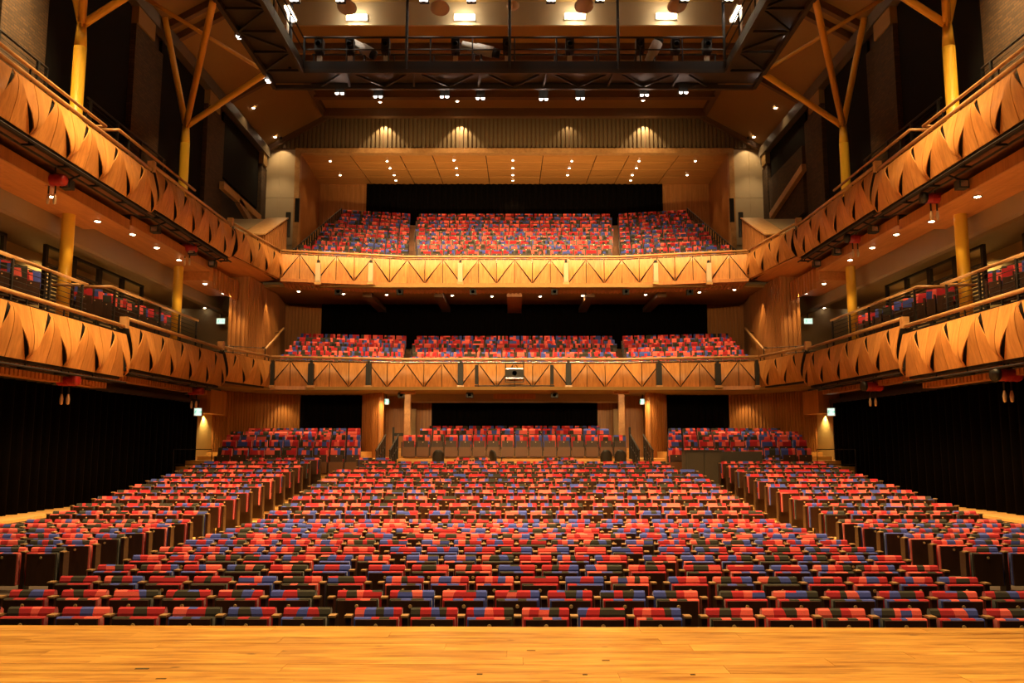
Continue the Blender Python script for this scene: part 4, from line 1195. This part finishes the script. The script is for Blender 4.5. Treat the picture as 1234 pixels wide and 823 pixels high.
# wall washers over the ribbed cladding: small lamps just under the ceiling
for i, px in enumerate((340, 463, 555, 685, 777, 900)):
    q = at_y(px, 146, 41.1); z = 19.25 if abs(q.x) < 9.7 else 18.1
    t = thing('wall_washer', f'small dark wall washer under the ceiling edge, {ORD[i]} of six from left', 'light', (q.x, 41.0, z))
    MB().lathe([(.001, .06), (.06, .05), (.07, -.06), (.05, -.05)], 12, 0, Matrix.Translation((q.x, 41.0, z))).build('shade', M['black'], t)
    spot_light((q.x, 41.02, z-.07), (q.x, 41.16, z-2.0), (330, 330, 330, 60, 330, 200)[i] if abs(q.x) < 9.7 else 60, 92, (1, .68, .34), .3, .03)
for s in (-1, 1):
    spot_light((s*12.1, 39.9, 17.2), (s*12.2, 41.5, 13.4), 130, 75, (1, .68, .34), .8)      # washers on the plaster beside the opening
    spot_light((s*11.7, 31.6, 3.55), (s*11.9, 31.9, 1.2), 90, 110, (1, .66, .22), .3)       # doorway downlights
    spot_light((s*5.35, 33.9, 4.5), (s*5.6, 34.6, 2.0), 230, 110)                            # at the timber piers
    spot_light((s*9.6, 35.2, 4.5), (s*9.9, 35.9, 2.0), 70, 90)
    spot_light((s*4.9, 33.3, 4.5), (s*4.5, 34.1, 2.5), 60, 80)
    spot_light((s*10.4, 35.3, 8.9), (s*10.75, 35.6, 6.5), 130, 60, WARM, .3)                 # scallop by the stair handrail
    spot_light((s*11.1, 31.9, 8.3), (s*11.1, 33.0, 6.2), 150, 60)
    for y in (18.5, 25.5, 31): spot_light((s*14.2, y, 8.3), (s*14.6, y, 6), 110, 140, (1, .66, .26))
    spot_light((s*8.0, 31.5, 4.5), (s*8.2, 30.2, 1.5), 260, 130)
    for y in (21.75, 29.1):
        spot_light((s*11.3, y-.6, 8.4), (s*12, y, 5.5), 130, 60)
        spot_light((s*7.3, y-4.5, 15.6), (s*12, y, 11.8), 330 if y < 25 else 700, 32)                       # spots added near catwalk height to brighten the yellow columns
    for y in (12, 15, 18, 21, 24, 27, 30): spot_light((s*10.75, y, 6.02), (s*11.75, y, 8.6), 42, 125)   # added upward fill without fixtures, brightens the timber soffit above
for x in (-3.2, 0, 3.2): spot_light((x, 34.0, 4.5), (x, 32.4, 1.9), 330, 115)
for x in (-7, -3.5, 0, 3.5, 7): spot_light((x, 37.0, 9.1), (x, 37.2, 6), 90, 130)

# ================================================================== SIGNS, SPEAKERS, HOISTS
def exit_sign(c, label, rz=0, w=.36, h=.2):
    t = thing('exit_sign', label, 'exit sign', c)
    t.rotation_euler = (0, 0, rz)
    def part(name, b, m):
        o = bpy.data.objects.new(name, b.mesh(name, M[m])); COL.objects.link(o); o.parent = t; return o
    b = MB().box(-w/2-.02, w/2+.02, .0, .07, -h/2-.02, h/2+.02); part('housing', b, 'white')
    part('lit_face', MB().box(-w/2, w/2, -.006, 0, -h/2, h/2), 'exitface')
    g = MB()                                       # running figure, door and arrow
    g.lathe([(.001, .004), (.018, .004)], 10, 0, Matrix.Translation((-.07, -.007, .055)) @ Matrix.Rotation(PI/2, 4, 'X'))
    for p, q in (((-.075, .03), (-.09, -.02)), ((-.09, -.02), (-.06, -.07)), ((-.09, -.02), (-.13, -.05)), ((-.075, .03), (-.04, .0)), ((-.075, .03), (-.115, .01)), ((.03, 0), (.12, 0)), ((.09, .035), (.13, 0)), ((.09, -.035), (.13, 0))):
        g.bar((p[0], -.008, p[1]), (q[0], -.008, q[1]), .016, .016)
    part('pictogram', g, 'exitgreen')
    part('hanger', MB().box(-.02, .02, .02, .05, h/2+.02, h/2+.2), 'black')
for s in (-1, 1):
    q = at_x(243, 497, -11.6); exit_sign((s*11.55, q.y-.5, q.z), f'lit exit sign above the {SIDE[s]} doorway at the end of the stalls curtain', s*-.5, .24, .26)
    q = at_y(266, 387, 34.5); exit_sign((-s*q.x, 34.5, q.z), f'lit green-white exit sign hanging in the {SIDE[s]} gallery', 0, .34, .22)
    q = at_y(466, 484, 35.5); exit_sign((-s*q.x, 35.5, q.z), f'lit exit sign before the dark timber door {SIDE[s]} of the rear centre block', s*-.5, .17, .22)
def column_speaker(px, py0, py1, y, w, m, label):
    a = at_y(px, py0, y); c = at_y(px, py1, y)
    t = thing('column_speaker', label, 'speaker', (a.x, y, c.z))
    MB().box(a.x-w/2, a.x+w/2, y-.05, y+.1, c.z, a.z).build('cabinet', M[m], t)
    MB().box(a.x-w/2+.02, a.x+w/2-.02, y-.065, y-.05, c.z+.05, a.z-.05).build('grille', M[m], t)
    MB().box(a.x-.05, a.x+.05, y-.04, y+.12, a.z, a.z+.12).build('bracket', M['blackmetal'], t)
    MB().box(a.x-w/2-.03, a.x+w/2+.03, y-.06, y+.1, c.z-.1, c.z-.01).build('shelf', M['rail'], t)
def yfront(px, lev):
    P = CEN[lev][0]
    f = (px-620)/1000
    x = f*34; ax = abs(x)
    sl = (P[1][1]-P[0][1])/(P[1][0]-P[0][0])
    return P[1][1]-(max(0, ax-4.5))*sl
for i, px in enumerate((383.5, 447, 554.7, 682, 790, 854)):
    column_speaker(px, 317, 340, yfront(px, 'up')-.28, .20, 'cream', f'pale column speaker on the upper balcony front, {ORD[i]} of six from left')
for i, px in enumerate((328.5, 375, 444.5, 555, 685, 794, 865, 912)):
    column_speaker(px, 438, 464, yfront(px, 'low')-.28, .22 if i not in (0, 7) else .14, 'black', f'black column speaker on the lower balcony front, {ORD[i]} of eight from left')
# small cameras or heads under the fronts
for lev, py, xs in (('up', 352, (408, 482, 570, 668, 754, 831)), ('low', 476, (484, 566, 668))):
    for i, px in enumerate(xs):
        y = yfront(px, lev)+.25; q = at_y(px, py, y)
        t = thing('ceiling_speaker', f'small black box unit under the {"upper" if lev=="up" else "lower"} balcony edge, {ORD[i]} from left', 'speaker', (q.x, y, q.z))
        MB().box(q.x-.14, q.x+.14, y-.12, y+.12, q.z-.12, q.z+.1).build('body', M['black'], t)
        MB().lathe([(.001, 0), (.07, 0), (.08, .03)], 12, 0, Matrix.Translation((q.x, y-.12, q.z)) @ Matrix.Rotation(-PI/2, 4, 'X')).build('lens', M['chrome'], t)
for s in (-1, 1):
    for i, (y, z) in enumerate(((19.6, 8.75), (24.6, 8.95), (27.5, 8.95), (29.4, 8.95))):
        t = thing('ladder_floodlight', f'small black floodlight under the {SIDE[s]} upper balcony front, {ORD[i]} from the stage', 'light', (s*10.9, y, z))
        MB().box(s*10.9-.12, s*10.9+.12, y-.12, y+.12, z-.12, z+.1).build('body', M['black'], t)
        MB().box(s*10.9-.09, s*10.9+.09, y-.135, y-.12, z-.09, z+.06).build('front_glass', M['chrome'], t)
        MB().bar((s*10.9, y, z+.1), (s*10.6, y, z+.22), .04).build('bracket', M['black'], t)
def hoist(p, label):
    x, y, z = p
    t = thing('chain_hoist', label, 'hoist', (x, y, z))
    MB().lathe([(.001, -.26), (.12, -.26), (.14, -.22), (.14, .22), (.12, .26), (.001, .26)], 14, 0, Matrix.Translation(p) @ Matrix.Rotation(PI/2, 4, 'Y')).build('motor', M['red'], t, True)
    for d in (-.1, .03, .16): MB().lathe([(.142, -.02), (.15, -.02), (.15, .02), (.142, .02)], 14, 0, Matrix.Translation((x+d, y, z)) @ Matrix.Rotation(PI/2, 4, 'Y')).build('cooling_rib', M['red'], t)
    MB().lathe([(.001, -.06), (.15, -.06), (.15, .06), (.001, .06)], 14, 0, Matrix.Translation((x-.3, y, z+.02)) @ Matrix.Rotation(PI/2, 4, 'Y')).build('end_cap', M['black'], t, True)
    MB().tube([(x, y, z+.12), (x, y, z+.4)], .02, 6).build('hook', M['blackmetal'], t)
    for d in (-.08, .08):
        MB().tube([(x+d-.05, y, z-.12), (x+d-.05, y, z-.34)], .022, 6).build('chain', M['black'], t)
        MB().lathe([(.001, -.6), (.035, -.58), (.045, -.46), (.02, -.34), (.001, -.33)], 10, 0, Matrix.Translation((x+d-.05, y, z))).build('chain_end', M['brackets'], t, True)
for px, py, x, lab in ((66, 217, -11.0, 'red chain hoist under the left upper balcony, nearer the stage'), (228, 299, -11.0, 'red chain hoist under the left upper balcony, further from the stage'),
                       (1127, 239, 11.0, 'red chain hoist under the right upper balcony, nearer the stage'), (1032, 288, 11.0, 'red chain hoist under the right upper balcony, further from the stage'),
                       (82, 458, -10.85, 'red chain hoist below the left lower balcony before the black curtain'), (236, 471, -10.85, 'small far red chain hoist below the left lower balcony near the doorway'),
                       (1216, 452, 10.85, 'red chain hoist below the right lower balcony before the black curtain'), (1053, 466, 10.85, 'small far red chain hoist below the right lower balcony near the doorway')):
    hoist(tuple(at_x(px, py, x)), lab)
# projector in its frame on the lower front
y = 33.72-.42
q = at_y(620, 450, y); t = thing('projector', 'black projector in a pipe frame on the middle of the lower balcony front', 'projector', (q.x, y, q.z))
MB().box(q.x-.34, q.x+.34, y-.1, y+.3, q.z-.18, q.z+.15).build('body', M['black'], t)
MB().lathe([(.001, .0), (.10, 0), (.12, .06)], 14, 0, Matrix.Translation((q.x, y-.1, q.z)) @ Matrix.Rotation(-PI/2, 4, 'X')).build('lens', M['chrome'], t)
for dx in (-.36, .36):
    MB().bar((q.x+dx, y-.15, q.z-.36), (q.x+dx, y-.15, q.z+.5), .04).build('frame_bar', M['black'], t)
for dz, m in ((-.36, 'black'), (-.2, 'chrome'), (.18, 'chrome'), (.38, 'black')):
    MB().bar((q.x-.36, y-.15, q.z+dz), (q.x+.36, y-.15, q.z+dz), .035).build('frame_bar', M[m], t)
MB().box(q.x-1.6, q.x+1.6, y-.1, y+.1, q.z-.52, q.z-.48).build('shelf', M['black'], t)
for px in (574.5, 665):
    a = at_y(px, 440, y); c = at_y(px, 463, y)
    t2 = thing('column_speaker', f'narrow black tube speaker {"left" if px<620 else "right"} of the projector on the lower front', 'speaker', (a.x, y, c.z))
    MB().box(a.x-.07, a.x+.07, y-.08, y+.05, c.z, a.z).build('cabinet', M['black'], t2)
    MB().box(a.x-.05, a.x+.05, y-.09, y-.08, c.z+.04, a.z-.04).build('grille', M['blackmetal'], t2)
